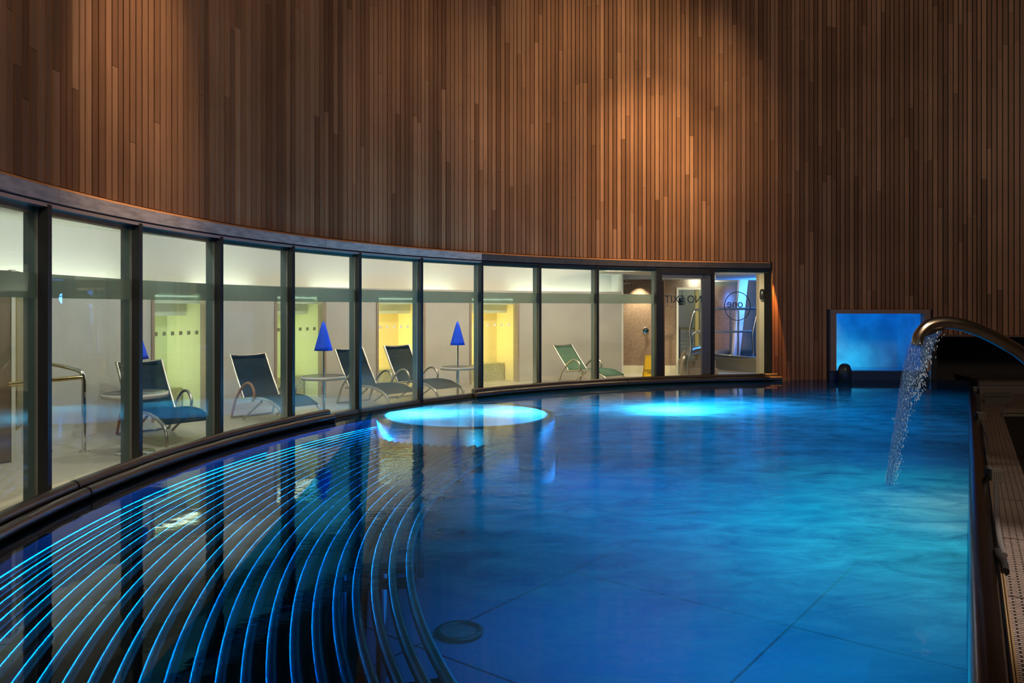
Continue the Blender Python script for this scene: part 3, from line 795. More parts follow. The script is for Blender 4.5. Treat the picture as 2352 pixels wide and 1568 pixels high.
# exit sign hanging in the hall
Y = 21.6
a = at(1559, 684, Y); b_ = at(1574, 700, Y)
r = empty('exit_sign', ((a.x + b_.x) / 2, Y, b_.z), 0, label='small dark hanging sign seen through the open door behind the lettering', category='sign')
m = MB(); m.box((a.x, Y, b_.z), (b_.x, Y + 0.03, a.z)); m.build('sign_panel', simple('sign_dark', (0.03, 0.045, 0.045), 0.4), r)
m = MB(); m.box((a.x + .03, Y - 0.004, a.z - 0.06), (b_.x - .03, Y, a.z - 0.04)); m.box((a.x + .03, Y - 0.004, b_.z + 0.04), (b_.x - .06, Y, b_.z + 0.075)); m.build('symbols', simple('sign_pale', (0.45, 0.6, 0.55), 0.5), r)
m = MB(); m.tube([((a.x + b_.x) / 2, Y + .015, a.z), ((a.x + b_.x) / 2, Y + .015, 2.46)], 0.006, 6); m.build('hanger', DARKSTEEL, r)
# balustrade in the hall
Y = 22.6
r = empty('balustrade', at(1590, 0, Y), 0, label='horizontal rail balustrade seen through the glass doorway', category='balustrade')
for i, py in enumerate((754, 766, 774, 783, 791, 800)):
    m = MB(); p0_ = at(1559, py, Y); p1_ = at(1600, py, Y); m.tube([p0_, p1_], 0.03 if i == 0 else 0.012, 8); m.build('rail', CHROME if i else simple('brass_grip', (0.75, 0.55, 0.25), 0.15, 1.0), r)
for px in (1561, 1598):
    m = MB(); p0_ = at(px, 754, Y); m.tube([p0_, (p0_.x, Y, FLOOR)], 0.02, 8); m.build('post', CHROME, r)
# shower head, valve
Y = MY - 0.35
p = at(1434, 651, Y)
r = empty('rain_shower', p, 0, label='flat steel rain shower head on a short arm by the mosaic wall', category='shower')
m = MB(); m.lathe((p.x + .05, Y, p.z), [(0.001, 0.012), (0.13, 0.01), (0.135, 0.0), (0.001, 0.0)], 24); m.build('rose', CHROME, r)
m = MB(); m.tube(smoothcurve([(p.x + .05, Y, p.z + .01), (p.x + .05, Y, p.z + .10), (p.x + .03, Y + .08, p.z + .15), (p.x + .02, MY, p.z + .15)], 5), 0.014, 8); m.build('arm', CHROME, r)
p = at(1483, 759, MY)
r = empty('shower_valve', (p.x, MY, p.z), 0, label='round chrome shower valve on the brown mosaic wall', category='valve')
m = MB()
def lathe_y(m, c, prof, seg=24):
    vs = []; fs = []
    for (rr, y) in prof:
        for j in range(seg):
            a = 2 * pi * j / seg; vs.append((c[0] + rr * math.cos(a), c[1] - y, c[2] + rr * math.sin(a)))
    for i in range(len(prof) - 1):
        for j in range(seg): fs.append((i * seg + j, i * seg + (j + 1) % seg, (i + 1) * seg + (j + 1) % seg, (i + 1) * seg + j))
    m.add(vs, fs, True)
lathe_y(m, (p.x, MY, p.z), [(0.085, 0), (0.085, 0.012), (0.07, 0.016), (0.001, 0.016)]); m.build('plate', CHROME, r)
m = MB(); lathe_y(m, (p.x, MY - 0.016, p.z), [(0.04, 0), (0.038, 0.05), (0.03, 0.055), (0.001, 0.055)]); m.build('knob', simple('teal_chrome', (0.1, 0.2, 0.24), 0.2, 1.0), r)
# wet floor sign
Y = 18.6
p = on(1489, 868, FLOOR); p = Vector(((1490 - 1176) / F * Y, Y, FLOOR))
r = empty('wet_floor_sign', p, 0, label='yellow folding wet floor caution sign by the door jamb', category='sign')
for s in (-1, 1):
    m = MB()
    m.hexa([(p.x - .14, p.y + s * .16, FLOOR), (p.x + .14, p.y + s * .16, FLOOR), (p.x + .14, p.y + s * .14, FLOOR), (p.x - .14, p.y + s * .14, FLOOR),
            (p.x - .08, p.y + s * .02, FLOOR + .6), (p.x + .08, p.y + s * .02, FLOOR + .6), (p.x + .08, p.y + s * .005, FLOOR + .6), (p.x - .08, p.y + s * .005, FLOOR + .6)])
    m.build('panel', YELLOWP, r)
sl = Vector((0, 0.14, 0.6)).normalized()
text_mesh('lettering', 'CAUTION\nWET', 0.055, (p.x, p.y - 0.122, FLOOR + 0.22), (1, 0, 0), sl, LETTER, r, mirror=False)
# hot tub (steel drum) with handrails
TX, TY, TR = 8.0, 22.4, 2.25
r = empty('hot_tub', (TX, TY, FLOOR), 0, label='round steel hot tub behind the pane with the ring logo', category='hot tub')
m = MB(); m.lathe((TX, TY, 0), [(TR, FLOOR), (TR, 0.20), (TR + 0.07, 0.24), (TR + 0.08, 0.29), (TR + 0.02, 0.33), (TR - 0.12, 0.32), (TR - 0.2, 0.25), (TR - 0.2, -0.05), (0.001, -0.05)], 72); m.build('drum', TUBSTEEL, r)
m = MB(); m.lathe((TX, TY, 0), [(0.001, 0.16), (TR - 0.2, 0.16)], 48); m.build('tub_water', simple('tub_water', (0.02, 0.06, 0.10), 0.08), r)
def rail(label, pts, rr=0.028, extra=()):
    r = empty('grab_handrail', pts[0], 0, label=label, category='handrail')
    m = MB(); m.tube(smoothcurve(pts, 5), rr, 10); m.build('top_rail', simple('satin_tube', (0.6, 0.6, 0.62), 0.25, 1.0), r)
    for (nm, q, r2) in extra:
        m = MB(); m.tube(q, r2, 10); m.build(nm, simple('satin_tube', (0.6, 0.6, 0.62), 0.25, 1.0), r)
    return r
Y = 21.6
rail('two bar steel rail above the hot tub with a kinked end post', [at(1632, 709, Y), at(1700, 709, Y), at(1738, 709, Y), at(1740, 713, Y), at(1733, 745, Y), at(1729, 770, Y), at(1731, 800, Y), (at(1733, 829, Y).x, Y, 0.16)], 0.034,
     [('middle_rail', [at(1632, 762, Y), at(1731, 761, Y)], 0.028), ('post', [at(1678, 709, Y), (at(1678, 0, Y).x, Y, 0.16)], 0.022), ('post', [at(1696, 709, Y), (at(1695, 0, Y).x, Y, 0.16)], 0.026)])
# steps into the tub seen through the door
Y = 19.3
r = empty('tub_steps', at(1590, 860, Y), 0, label='steel steps with rounded side tube seen through the glass door', category='steps')
a = at(1580, 0, Y); b_ = at(1650, 0, Y)
m = MB()
m.box((a.x, Y, FLOOR), (b_.x, Y + 1.2, 0.12)); m.box((a.x, Y + .25, 0.12), (b_.x, Y + 1.2, 0.30)); m.build('treads', simple('step_steel', (0.30, 0.25, 0.22), 0.4, 0.7), r)
m = MB(); p = at(1571, 812, Y); m.tube(smoothcurve([(p.x, Y, FLOOR), (p.x, Y, 0.25), (p.x + .05, Y + .05, 0.43), (p.x + .25, Y + .4, 0.52), (p.x + .7, Y + 1.1, 0.54)], 6), [0.11] * 25, 14); m.build('side_tube', TUBSTEEL, r)
Y = 19.1
rail('tall bent steel rail beside the steps seen through the glass door', [at(1614, 712, Y + .2), at(1597, 711, Y + .1), at(1594, 716, Y), at(1586, 752, Y), at(1586, 770, Y), at(1588, 800, Y), at(1583, 820, Y)], 0.03,
     [('middle_rail', smoothcurve([at(1612, 762, Y + .2), at(1596, 763, Y), at(1590, 775, Y), at(1589, 800, Y)], 5), 0.024), ('post', [at(1610, 712, Y + .2), at(1611, 806, Y + .2)], 0.018)])
# pillar, lamp and walls right of the tub
wallbox('wall_hall_right', 1744, 1790, 19.4, FLOOR, 2.5, simple('beige_pillar', (0.42, 0.35, 0.26), 0.6), 0.25)
wallbox('wall_tub', 1625, 1690, 24.85, FLOOR, 2.30, MOSAIC)
p = at(1752, 676, 19.3)
r = empty('wall_lamp', p, 0, label='small dark lamp on the beige pillar at the end window', category='lamp')
m = MB(); m.lathe((p.x, 19.33, p.z), [(0.001, .14), (0.05, .12), (0.065, 0.05), (0.065, -0.10), (0.04, -0.12), (0.001, -0.12)], 16); m.build('lamp_body', DARKSTEEL, r)
m = MB(); m.lathe((p.x, 19.33, p.z), [(0.001, -0.125), (0.04, -0.125), (0.05, -0.14), (0.001, -0.15)], 16); m.build('lamp_ring', CHROME, r)
# slanted blue-lit fin
r = MB(); p0_ = at(1712, 600, 23.6); p1_ = at(1688, 800, 23.6)
r.hexa([(p1_.x - .08, 23.6, FLOOR), (p1_.x + .12, 23.6, FLOOR), (p1_.x + .12, 23.8, FLOOR), (p1_.x - .08, 23.8, FLOOR), (p0_.x - .12, 23.6, 2.95), (p0_.x + .14, 23.6, 2.95), (p0_.x + .14, 23.8, 2.95), (p0_.x - .12, 23.8, 2.95)])
r.build('trim_5', simple('pale_fin', (0.75, 0.8, 0.9), 0.6), None, **STR)

# ------------------------------------------------------------------ bumper rails at the water's edge
def bumper(label, p0, p1, dr, zc, joints=(), rr=0.05, grp=None):
    r = empty('bumper_rail', P((p0 + p1) / 2, dr, zc), 0, label=label, category='rail')
    r['group'] = 'bumper rails along the glazing'
    m = MB(); m.tube([P(p, dr, zc) for p in frange(p0, p1, 0.7)], rr, 16); m.build('rail_tube', RAILM, r)
    for j in joints:
        w = 0.012 / 11.3 * 180 / pi
        m = MB(); m.tube([P(j - w, dr, zc), P(j + w, dr, zc)], rr + 0.002, 16, caps=False); m.build('joint_ring', BLACKP, r)
    for p in frange(p0 + 0.8, p1 - 0.8, 7.0):
        m = MB(); m.tube([P(p, dr + 0.02, zc - rr * .6), P(p, 0.0, 0.03)], 0.014, 8); m.build('bracket', DARKSTEEL, r)
    return r
e1, e2, e3 = hit(753, -0.10), hit(1087, -0.10), hit(1437, -0.10)
bumper('upper dark steel bumper rail below the nearest windows, ending left of the gap', PHI_L + 20, e1, -0.10, 0.115, [hit(168, -0.10)])
bumper('lower dark steel bumper rail below the nearest windows, ending left of the gap', PHI_L + 20, hit(765, -0.2), -0.20, 0.055, [hit(197, -0.2)])
bumper('upper shiny bumper rail right of the gap, below the lounger windows', e2, e3 - 0.03, -0.10, 0.115)
bumper('lower shiny bumper rail right of the gap, below the lounger windows', hit(1093, -0.2), hit(1440, -0.2), -0.20, 0.055)
bumper('upper bumper rail below the glass door at the far end', e3 + 0.05, PHI_END + 0.6, -0.10, 0.115)
bumper('lower bumper rail below the glass door at the far end', hit(1441, -0.2), PHI_END + 0.9, -0.20, 0.055)

# ------------------------------------------------------------------ pool basin and water
EX = (2224 - 1176) / F                         # plan slope of the straight pool edge, running from under the photographer
ed = Vector((EX, 1, 0)).normalized(); en = Vector((ed.y, -ed.x, 0))     # en points to the deck
def edge(t, off=0.0, z=0.0): 
    q = ed * t + en * off; return Vector((q.x, q.y, z))
PF = -1.15
# pool outline
phiE = hit(2224)
outline = [P(p, 0.0, 0) for p in frange(-50, phiE, 1.5)] + [edge(0.4), edge(-2.5)]
m = MB(); m.poly([(v.x, v.y, PF) for v in outline]); m.build('pool_floor', POOLFLOOR, None, **STR)
m = MB(); m.arc(-50, phiE, 0.0, 0.05, PF - 0.02, 0.0, 0.5)
for (qa, qb) in ((P(phiE, 0, 0), edge(0.4)), (edge(0.4), edge(-2.5)), (edge(-2.5), P(-50, 0, 0))):
    du = (qb - qa).normalized(); dv = Vector((-du.y, du.x, 0))
    if dv.dot(Vector((3, 8, 0)) - qa) > 0: dv = -dv
    dv *= 0.03
    m.hexa([(v.x, v.y, z) for z in (PF - 0.02, -0.02) for v in (qa, qb, qb + dv, qa + dv)])
m.build('pool_wall', POOLWALL, None, **STR)

FOAM += [(3.7, 6.9, 2.2, 0.40, 1.2, 1), (3.0, 13.2, 3.2, 0.75, 1.5, 0.7), (3.0, 8.0, 16.0, 0.9, 1, 1), (2.4, 5.2, 2.6, 0.15, 1, 1), (RC0[0], RC0[1], 2.0, 0.35, 1, 1)]
SPLASH = (3.85, 6.35, 1.45, 1.0, 1.05, 0.75)
WATER = mk_water()
m = MB(); m.poly([(v.x, v.y, 0.0) for v in outline]); 
w = m.build('pool_water', WATER, None, label='blue lit pool water, still by the windows and foaming under the spout', category='water', kind='stuff')

# ------------------------------------------------------------------ tube bed under the water
TZ = -0.26
def PT(phi, r, z=0.0):
    a = rad(phi); return Vector((7.72 - r * math.cos(a), 6.88 + r * math.sin(a), z))
RC = (-0.7, 12.05); RCR = 1.36
bed = empty('tube_bed', PT(-2, 9.8, TZ), 0, label='curved underwater bed of parallel steel tubes along the left windows', category='tube bed')
radii = []
rr = 8.55
while rr < 11.62: radii.append(rr); rr += 0.122
JOINT = 2.0
for rr in radii:
    end = 60.0; beg = -42.0
    inside = lambda p: math.hypot(PT(p, rr).x - CX, PT(p, rr).y - CY) < RR(math.degrees(math.atan2(PT(p, rr).y - CY, CX - PT(p, rr).x))) - 0.10
    if not inside(JOINT): 
        # the outermost tubes only fit along the near part of the wall
        stop = JOINT
        for p in frange(JOINT, -42, 0.2):
            if inside(p): stop = p; break
        if stop > -40:
            m = MB(); m.tube([PT(p, rr, TZ) for p in frange(-42, stop, 1.0)], 0.034, 14); m.build('bed_tube', TUBEM, bed)
        continue
    for p in frange(JOINT, 60, 0.2):
        q = PT(p, rr)
        if 1176 + F * q.x / q.y > 1135 or not inside(p) or math.hypot(q.x - RC[0], q.y - RC[1]) < RCR + 0.10: end = p; break
    g = 0.012 / rr * 180 / pi
    for (a, b_) in ((-42, JOINT - g), (JOINT + g, end)):
        m = MB(); m.tube([PT(p, rr, TZ) for p in frange(a, b_, 1.0)], 0.034, 14); m.build('bed_tube', TUBEM, bed)
for ph in (-30, -19, -8.5, -6.3, 8, 18):
    m = MB()
    rads = frange(8.5, 11.25, 0.4)
    m.tube([PT(ph, q, TZ - 0.075) for q in rads], 0.04, 8); m.build('cross_bar', NEARBLACK, bed)
    for q in (8.75, 9.05):
        m = MB(); m.tube([PT(ph, q, TZ - 0.1), PT(ph, q, PF)], 0.035, 8); m.build('post', TUBEM, bed)
m = MB(); m.arc(-45, 24, 9.15, 11.35, -0.75, -0.60, 2, fn=lambda p, r_, z: PT(p, r_, z)); m.build('bed_base', NEARBLACK, bed)  # added dark shelf keeping the blue light from the floor below
# second small bed by the far windows
bed2 = empty('tube_bed', PR(55, 10.6, TZ), 0, label='short underwater tube bed in front of the far lounger window', category='tube bed')
for rr in [10.0 + 0.13 * i for i in range(8)]:
    a = hit(1290, rr - 11.3) ; b_ = hit(1500, rr - 11.3)
    m = MB(); m.tube([PR(p, rr, TZ) for p in frange(a, b_, 1.0)], 0.034, 12); m.build('bed_tube', TUBEM, bed2)
m = MB(); m.arc(hit(1300, -1), hit(1490, -1), 9.95, 11.0, PF, -0.5, 2, fn=lambda p, r_, z: PR(p, r_, z)); m.build('bed_base', simple('bed_base_steel', (0.3, 0.34, 0.38), 0.4, 0.3), bed2)
# blue LED line added below the bumper rails to draw the tubes' highlights
led = MB(); led.tube([P(p, -0.08, -0.055) for p in frange(-45, hit(1000), 0.5)], 0.012, 8)
led.build('highlight_led', emit('blue_led', (0.0, 0.45, 1.0), 200.0), None, label='thin blue light line added under the bumper rails to draw highlights on the tubes', category='light strip')
m = MB(); m.arc(-50, PHI_END, -0.34, 0.0, -0.035, -0.012, 0.5); m.build('led_cover_ledge', NEARBLACK, None, **STR)  # ledge added to hide the light line from the camera
m = MB(); m.arc(-50, hit(1010), -0.34, -0.325, -0.058, -0.02, 0.5); m.build('led_cover_skirt', NEARBLACK, None, **STR)  # lip added to the ledge, so the light line stays out of view
# round whirlpool basin
rg = empty('whirlpool_basin', (RC[0], RC[1], PF), 0, label='round blue lit whirlpool basin just under the water by the gap in the rails', category='whirlpool')
m = MB(); m.lathe((RC[0], RC[1], 0), [(RCR, PF), (RCR, -0.03), (RCR - 0.03, -0.008), (RCR - 0.12, -0.008), (RCR - 0.15, -0.03), (RCR - 0.15, PF)], 72)
m.build('ring_wall', simple('basin_steel', (0.55, 0.6, 0.66), 0.25, 0.6), rg)
m = MB(); m.lathe((RC[0], RC[1], 0), [(0.001, -0.55), (RCR - 0.15, -0.55)], 48); m.build('basin_floor', simple('basin_floor_steel', (0.5, 0.62, 0.7), 0.4, 0.1), rg)
# underwater step block beside it
m = MB(); c = on(1165, 1010, -0.3); m.box((c.x - 0.55, c.y - 0.5, PF), (c.x + 0.35, c.y + 0.1, -0.28))
recenter(m.build('step_block', simple('step_block_steel', (0.36, 0.34, 0.33), 0.5), None, label='pale underwater step block in front of the round basin', category='step'))
# floor drains
for i, (px, py, lb) in enumerate(((1055, 1455, 'round floor drain nearest the camera, beside the tube bed'), (1050, 1168, 'round floor drain farther off, below the bend of the tube bed'))):
    c = on(px, py, PF)
    r = empty('floor_drain', c, 0, label=lb, category='drain', group='pool floor drains')
    m = MB(); m.lathe(c, [(0.20, 0.0), (0.21, 0.03), (0.18, 0.045), (0.15, 0.03), (0.15, 0.015)], 36); m.build('rim', DARKSTEEL, r)
    m = MB(); m.lathe(c, [(0.001, 0.02), (0.15, 0.02)], 30); m.build('grate', simple('drain_grate', (0.05, 0.09, 0.11), 0.5), r)

# ------------------------------------------------------------------ lit opening to the outdoor pool
r = empty('window_12', P((OPA + OPB) / 2, 0, 0.5), **STR)
A = P(OPA, 0.0, 0); B = P(OPB, 0.0, 0); u = (B - A).normalized(); nn = Vector((u.y, -u.x, 0)); L = (B - A).length
FR = simple('window_frame_bronze', (0.22, 0.15, 0.12), 0.45)
OZb = 0.2
for (x0, x1, z0, z1) in ((0, 0.13, OZb, OZ1), (L - 0.13, L, OZb, OZ1), (0.13, L - 0.13, OZ1 - 0.09, OZ1)):
    m = MB(); m.obox(A + u * (x0 + x1) / 2 + nn * -0.05 + Vector((0, 0, (z0 + z1) / 2)), u, nn, (0, 0, 1), (x1 - x0) / 2, 0.10, (z1 - z0) / 2); m.build('frame', FR, r)
m = MB(); m.obox(A + u * L / 2 + nn * -0.10 + Vector((0, 0, (0.2 + OZ1) / 2)), u, nn, (0, 0, 1), L / 2 - 0.1, 0.006, (OZ1 - 0.2) / 2); m.build('pane', GLASS, r)
m = MB(); m.obox(A + u * (L / 2) + nn * -0.10 + Vector((0, 0, 0.08)), u, nn, (0, 0, 1), L / 2, 0.08, 0.12); m.build('apron', simple('apron_dark_blue', (0.02, 0.05, 0.12), 0.4), r)
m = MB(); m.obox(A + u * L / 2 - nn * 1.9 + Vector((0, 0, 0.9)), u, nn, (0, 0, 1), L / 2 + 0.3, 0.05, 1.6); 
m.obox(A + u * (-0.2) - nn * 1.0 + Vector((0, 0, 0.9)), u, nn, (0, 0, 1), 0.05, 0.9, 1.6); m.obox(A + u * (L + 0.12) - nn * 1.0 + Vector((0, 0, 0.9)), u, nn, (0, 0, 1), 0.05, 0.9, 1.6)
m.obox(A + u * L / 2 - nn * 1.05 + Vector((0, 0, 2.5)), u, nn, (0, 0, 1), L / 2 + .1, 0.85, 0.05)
m.build('outdoor_backdrop', BLUEMIST, None, **STR)  # added backdrop; the blue-lit mist outside is put into its colour
m = MB(); m.obox(A + u * L / 2 - nn * 1.0 + Vector((0, 0, 0.1)), u, nn, (0, 0, 1), L / 2 + .1, 0.85, 0.05); m.build('floor_outdoor', simple('outdoor_water', (0.05, 0.3, 0.5), 0.2), None, **STR)
p = at(1938, 0, 17.35)
bf = MB(); 
prof = [(0.001, 0.40), (0.06, 0.39), (0.11, 0.35), (0.14, 0.26), (0.14, -0.05), (0.001, -0.05)]
bf.lathe((p.x, 17.3, 0), prof, 24)
recenter(bf.build('rubber_buffer', simple('buffer_dark', (0.02, 0.035, 0.05), 0.35), None, label='dark rounded buffer at the left foot of the blue lit opening', category='buffer'))

# ------------------------------------------------------------------ right-hand deck and coping
m = MB()
cp = [(0.0, -0.10), (0.0, 0.0), (0.012, 0.035), (0.05, 0.06), (0.10, 0.065), (0.14, 0.05), (0.16, 0.02), (0.165, -0.02)]
ts = frange(-2.5, 20.0, 0.5); vs = []; fs = []
for t in ts:
    for (o, z) in cp: vs.append(edge(t, o, z))
k = len(cp)
for i in range(len(ts) - 1):
    for j in range(k - 1): fs.append((i * k + j, i * k + j + 1, (i + 1) * k + j + 1, (i + 1) * k + j))
m.add(vs, fs, True)
recenter(m.build('pool_coping', COPING, None, label='wet dark rounded steel pool edge along the right side', category='pool edge'))
b = NT('ribbed_deck_grating')
tc = b.n('ShaderNodeTexCoord'); mp = b.n('ShaderNodeMapping'); mp.inputs['Rotation'].default_value = (0, 0, math.atan2(ed.x, ed.y))
b.l(tc.outputs['Object'], mp.inputs['Vector'])
br = b.n('ShaderNodeTexBrick'); br.offset = 0.5
for kx, vv in (('Color1', (0.20, 0.165, 0.15, 1)), ('Color2', (0.16, 0.135, 0.125, 1)), ('Mortar', (0.008, 0.007, 0.007, 1))): br.inputs[kx].default_value = vv
br.inputs['Scale'].default_value = 1.0; br.inputs['Mortar Size'].default_value = 0.005; br.inputs['Brick Width'].default_value = 0.085; br.inputs['Row Height'].default_value = 0.026
br2 = b.n('ShaderNodeTexBrick'); br2.offset = 0.0; br2.inputs['Scale'].default_value = 1.0; br2.inputs['Mortar Size'].default_value = 0.012; br2.inputs['Brick Width'].default_value = 0.55; br2.inputs['Row Height'].default_value = 1.3
for kx, vv in (('Color1', (1, 1, 1, 1)), ('Color2', (.9, .9, .9, 1)), ('Mortar', (.15, .15, .15, 1))): br2.inputs[kx].default_value = vv
b.l(mp.outputs[0], br.inputs['Vector']); b.l(mp.outputs[0], br2.inputs['Vector'])
mxx = b.n('ShaderNodeMix'); mxx.data_type = 'RGBA'; mxx.blend_type = 'MULTIPLY'; mxx.inputs['Factor'].default_value = 1.0
b.l(br.outputs['Color'], mxx.inputs[6]); b.l(br2.outputs['Color'], mxx.inputs[7])
pr = b.n('ShaderNodeBsdfPrincipled'); pr.inputs['Roughness'].default_value = 0.35
b.l(mxx.outputs[2], pr.inputs['Base Color'])
bp = b.n('ShaderNodeBump'); bp.invert = True; bp.inputs['Strength'].default_value = 0.8; bp.inputs['Distance'].default_value = 0.008
b.l(br.outputs['Fac'], bp.inputs['Height']); b.l(bp.outputs[0], pr.inputs['Normal']); b.l(pr.outputs[0], b.out.inputs['Surface'])
GRATE = b.m
m = MB()
dk = [edge(-2.5, 0.165, DECK), edge(20.5, 0.165, DECK)] + [P(p, 1.85, DECK) for p in frange(phiE + 1, PHI_R, 3)] + [Vector((19.4, 2, DECK)), Vector((14, -7.4, DECK)), Vector((3, -7.4, DECK))]
m.poly(dk); m.build('floor_deck', GRATE, None, **STR)
m = MB()
for t in (0.172, 0.186): m.tube([edge(q, t, DECK + 0.006) for q in frange(-1, 8.6, 0.4)], 0.005, 6)
m.build('deck_cable', simple('brass_wire', (0.55, 0.42, 0.24), 0.3, 0.8), None, label='thin twin cable lying along the outer side of the pool edge', category='cable')
# low kerbs on the deck, and a dark well drawn as a black sheet
def kerb(label, px0, px1, py, Y, h, dpt, mat):
    a = at(px0, py, Y); b_ = at(px1, py, Y); sh = Vector((EX * dpt, dpt, 0))
    def blk(x0, x1, y0, z0, z1, m):
        c = [Vector((x0, y0, 0)), Vector((x1, y0, 0)), Vector((x1, y0, 0)) + sh, Vector((x0, y0, 0)) + sh]
        m.hexa([(v.x, v.y, z0) for v in c] + [(v.x, v.y, z1) for v in c])
    m = MB(); blk(a.x, b_.x, Y, DECK, a.z, m); blk(a.x - .01, b_.x + .01, Y - .02, a.z - .03, a.z + .004, m)
    return recenter(m.build('low_step', mat, None, label=label, category='step', group='low steps on the deck'))
KM = simple('step_grey', (0.10, 0.094, 0.09), 0.45)
kerb('long grey low step at the far end of the deck', 2250, 2420, 880, 14.6, 0.1, 0.5, KM)
kerb('short dim low step in front of the long far one', 2262, 2322, 906, 13.2, 0.1, 0.3, simple('step_dark', (0.07, 0.068, 0.066), 0.45))
kerb('grey low step at the right edge, behind the dark well', 2304, 2420, 943, 11.6, 0.1, 0.25, KM)
m = MB(); q = [on(2306, 958, DECK), on(2420, 958, DECK), on(2420, 1190, DECK), on(2352, 1090, DECK)]
vs = q + [v + Vector((0, 0, 0.012)) for v in q]; m.add(vs, [(0, 1, 2, 3), (4, 5, 6, 7)] + [(i, (i + 1) % 4, 4 + (i + 1) % 4, 4 + i) for i in range(4)])
recenter(m.build('dark_well', BLACKP, None, label='dark well in the deck at the right edge, drawn as a black sheet', category='mat'))

# small square lamp heads with conduits
def head(label, px, py, Yd, s, path, rr, sleeve=None):
    c = on(px, py, DECK)
    r = empty('deck_lamp', c, 0, label=label, category='lamp', group='square lamp heads on the deck')
    m = MB(); m.obox(c + Vector((0, 0, 0.065 * s)), (1, 0, 0), (0, 1, 0), (0, 0, 1), 0.048 * s, 0.03 * s, 0.06 * s)
    m.build('lamp_head', simple('lamp_head_steel', (0.55, 0.53, 0.5), 0.35, 0.9), r)
    for k in range(4):
        m = MB(); m.obox(c + Vector(((-0.03 + 0.02 * k) * s, -0.032 * s, 0.06 * s)), (1, 0, 0), (0, 1, 0), (0, 0, 1), 0.004 * s, 0.004 * s, 0.04 * s); m.build('fin', GREYHOSE, r)
    m = MB(); m.obox(c + Vector((-0.06 * s, 0.02, 0.07 * s)), (1, 0, 0), (0, 1, 0), (0, 0, 1), 0.015 * s, 0.03 * s, 0.045 * s); m.build('side_bracket', BLACKP, r)
    pts = [on(x, y, DECK + rr + 0.002) for (x, y) in path]
    m = MB(); m.tube(smoothcurve(pts, 6), rr, 10); m.build('conduit', GREYHOSE, r)
    if sleeve:
        pts = [on(x, y, DECK + rr + 0.004) for (x, y) in sleeve]
        m = MB(); m.tube(smoothcurve(pts, 6), rr * 1.1, 10); m.build('black_sleeve', BLACKP, r)
head('square steel lamp head nearest the camera with thick grey conduit', 2287, 1106, 7.4, 1.0, [(2288, 1108), (2290, 1150), (2291, 1200), (2297, 1245), (2307, 1275)], 0.019, [(2290, 1264), (2296, 1280), (2306, 1292), (2310, 1312)])
head('second square lamp head along the deck with thin wavy cable', 2253, 966, 11, 1.0, [(2254, 968), (2262, 990), (2270, 1010), (2266, 1040), (2270, 1064)], 0.010)
head('farthest square lamp head, beside the long far step', 2241, 902, 15, 0.95, [(2242, 903), (2243, 912), (2245, 918)], 0.010)

# ------------------------------------------------------------------ swan-neck spout and its water
SY = 7.3
tipz = at(2108, 788, SY)
path = [at(2106, 793, SY), at(2113, 768, SY), at(2135, 747, SY), at(2170, 740, SY), at(2215, 747, SY), at(2262, 764, SY + .02), at(2310, 789, SY + .05), at(2352, 817, SY + .1), at(2420, 880, SY + .15), at(2460, 960, SY + .2), (at(2475, 1000, SY + .2).x, SY + .2, DECK)]
sp = empty('water_spout', path[-1], 0, label='swan neck steel water spout arching over the pool from the right deck', category='spout')
pts = smoothcurve(path, 8)
m = MB(); rs = [0.052 + 0.008 * min(1, i / 40) for i in range(len(pts))]
m.tube(pts, rs, 20, caps=False)
m.build('pipe', simple('spout_steel', (0.42, 0.36, 0.29), 0.26, 1.0), sp)
m = MB(); m.tube(pts[:6], [0.046] * 6, 16, caps=False); m.build('inner_bore', DARKSTEEL, sp)
m = MB(); tip = Vector(path[0]); 
m.lathe(Vector(path[-1]), [(0.001, 0.03), (0.13, 0.03), (0.15, 0.0), (0.001, 0.0)], 28); m.build('flange', STEEL, sp)
m = MB(); m.obox(at(2140, 762, SY), (1, 0, 0.35), (0, 1, 0), (-.35, 0, 1), 0.10, 0.04, 0.012); m.build('outlet_lip', STEEL, sp)

def mk_stream():
    b = NT('falling_water')
    tc = b.n('ShaderNodeTexCoord'); mp = b.n('ShaderNodeMapping'); mp.inputs['Scale'].default_value = (1, 1, 0.35)
    b.l(tc.outputs['Object'], mp.inputs['Vector'])
    nz = b.n('ShaderNodeTexNoise'); nz.inputs['Scale'].default_value = 38; nz.inputs['Detail'].default_value = 4; b.l(mp.outputs[0], nz.inputs['Vector'])
    bp = b.n('ShaderNodeBump'); bp.inputs['Strength'].default_value = 1.0; bp.inputs['Distance'].default_value = 0.03; b.l(nz.outputs['Fac'], bp.inputs['Height'])
    tr = b.n('ShaderNodeBsdfTransparent'); tr.inputs[0].default_value = (0.80, 0.92, 0.99, 1)
    gl = b.n('ShaderNodeBsdfGlossy'); gl.inputs['Roughness'].default_value = 0.05; b.l(bp.outputs[0], gl.inputs['Normal'])
    fr = fresnel(b, 1.45, bp.outputs[0])
    tl = b.n('ShaderNodeBsdfTranslucent'); tl.inputs[0].default_value = (0.85, 0.95, 1, 1)
    m1 = b.n('ShaderNodeMixShader'); m1.inputs[0].default_value = 0.10; b.l(tr.outputs[0], m1.inputs[1]); b.l(tl.outputs[0], m1.inputs[2])
    m2 = b.n('ShaderNodeMixShader'); b.l(fr.outputs[0], m2.inputs[0]); b.l(m1.outputs[0], m2.inputs[1]); b.l(gl.outputs[0], m2.inputs[2])
    b.l(m2.outputs[0], b.out.inputs['Surface'])
    return b.m
STREAM = mk_stream()
m = MB()
tops = []
NS = 15
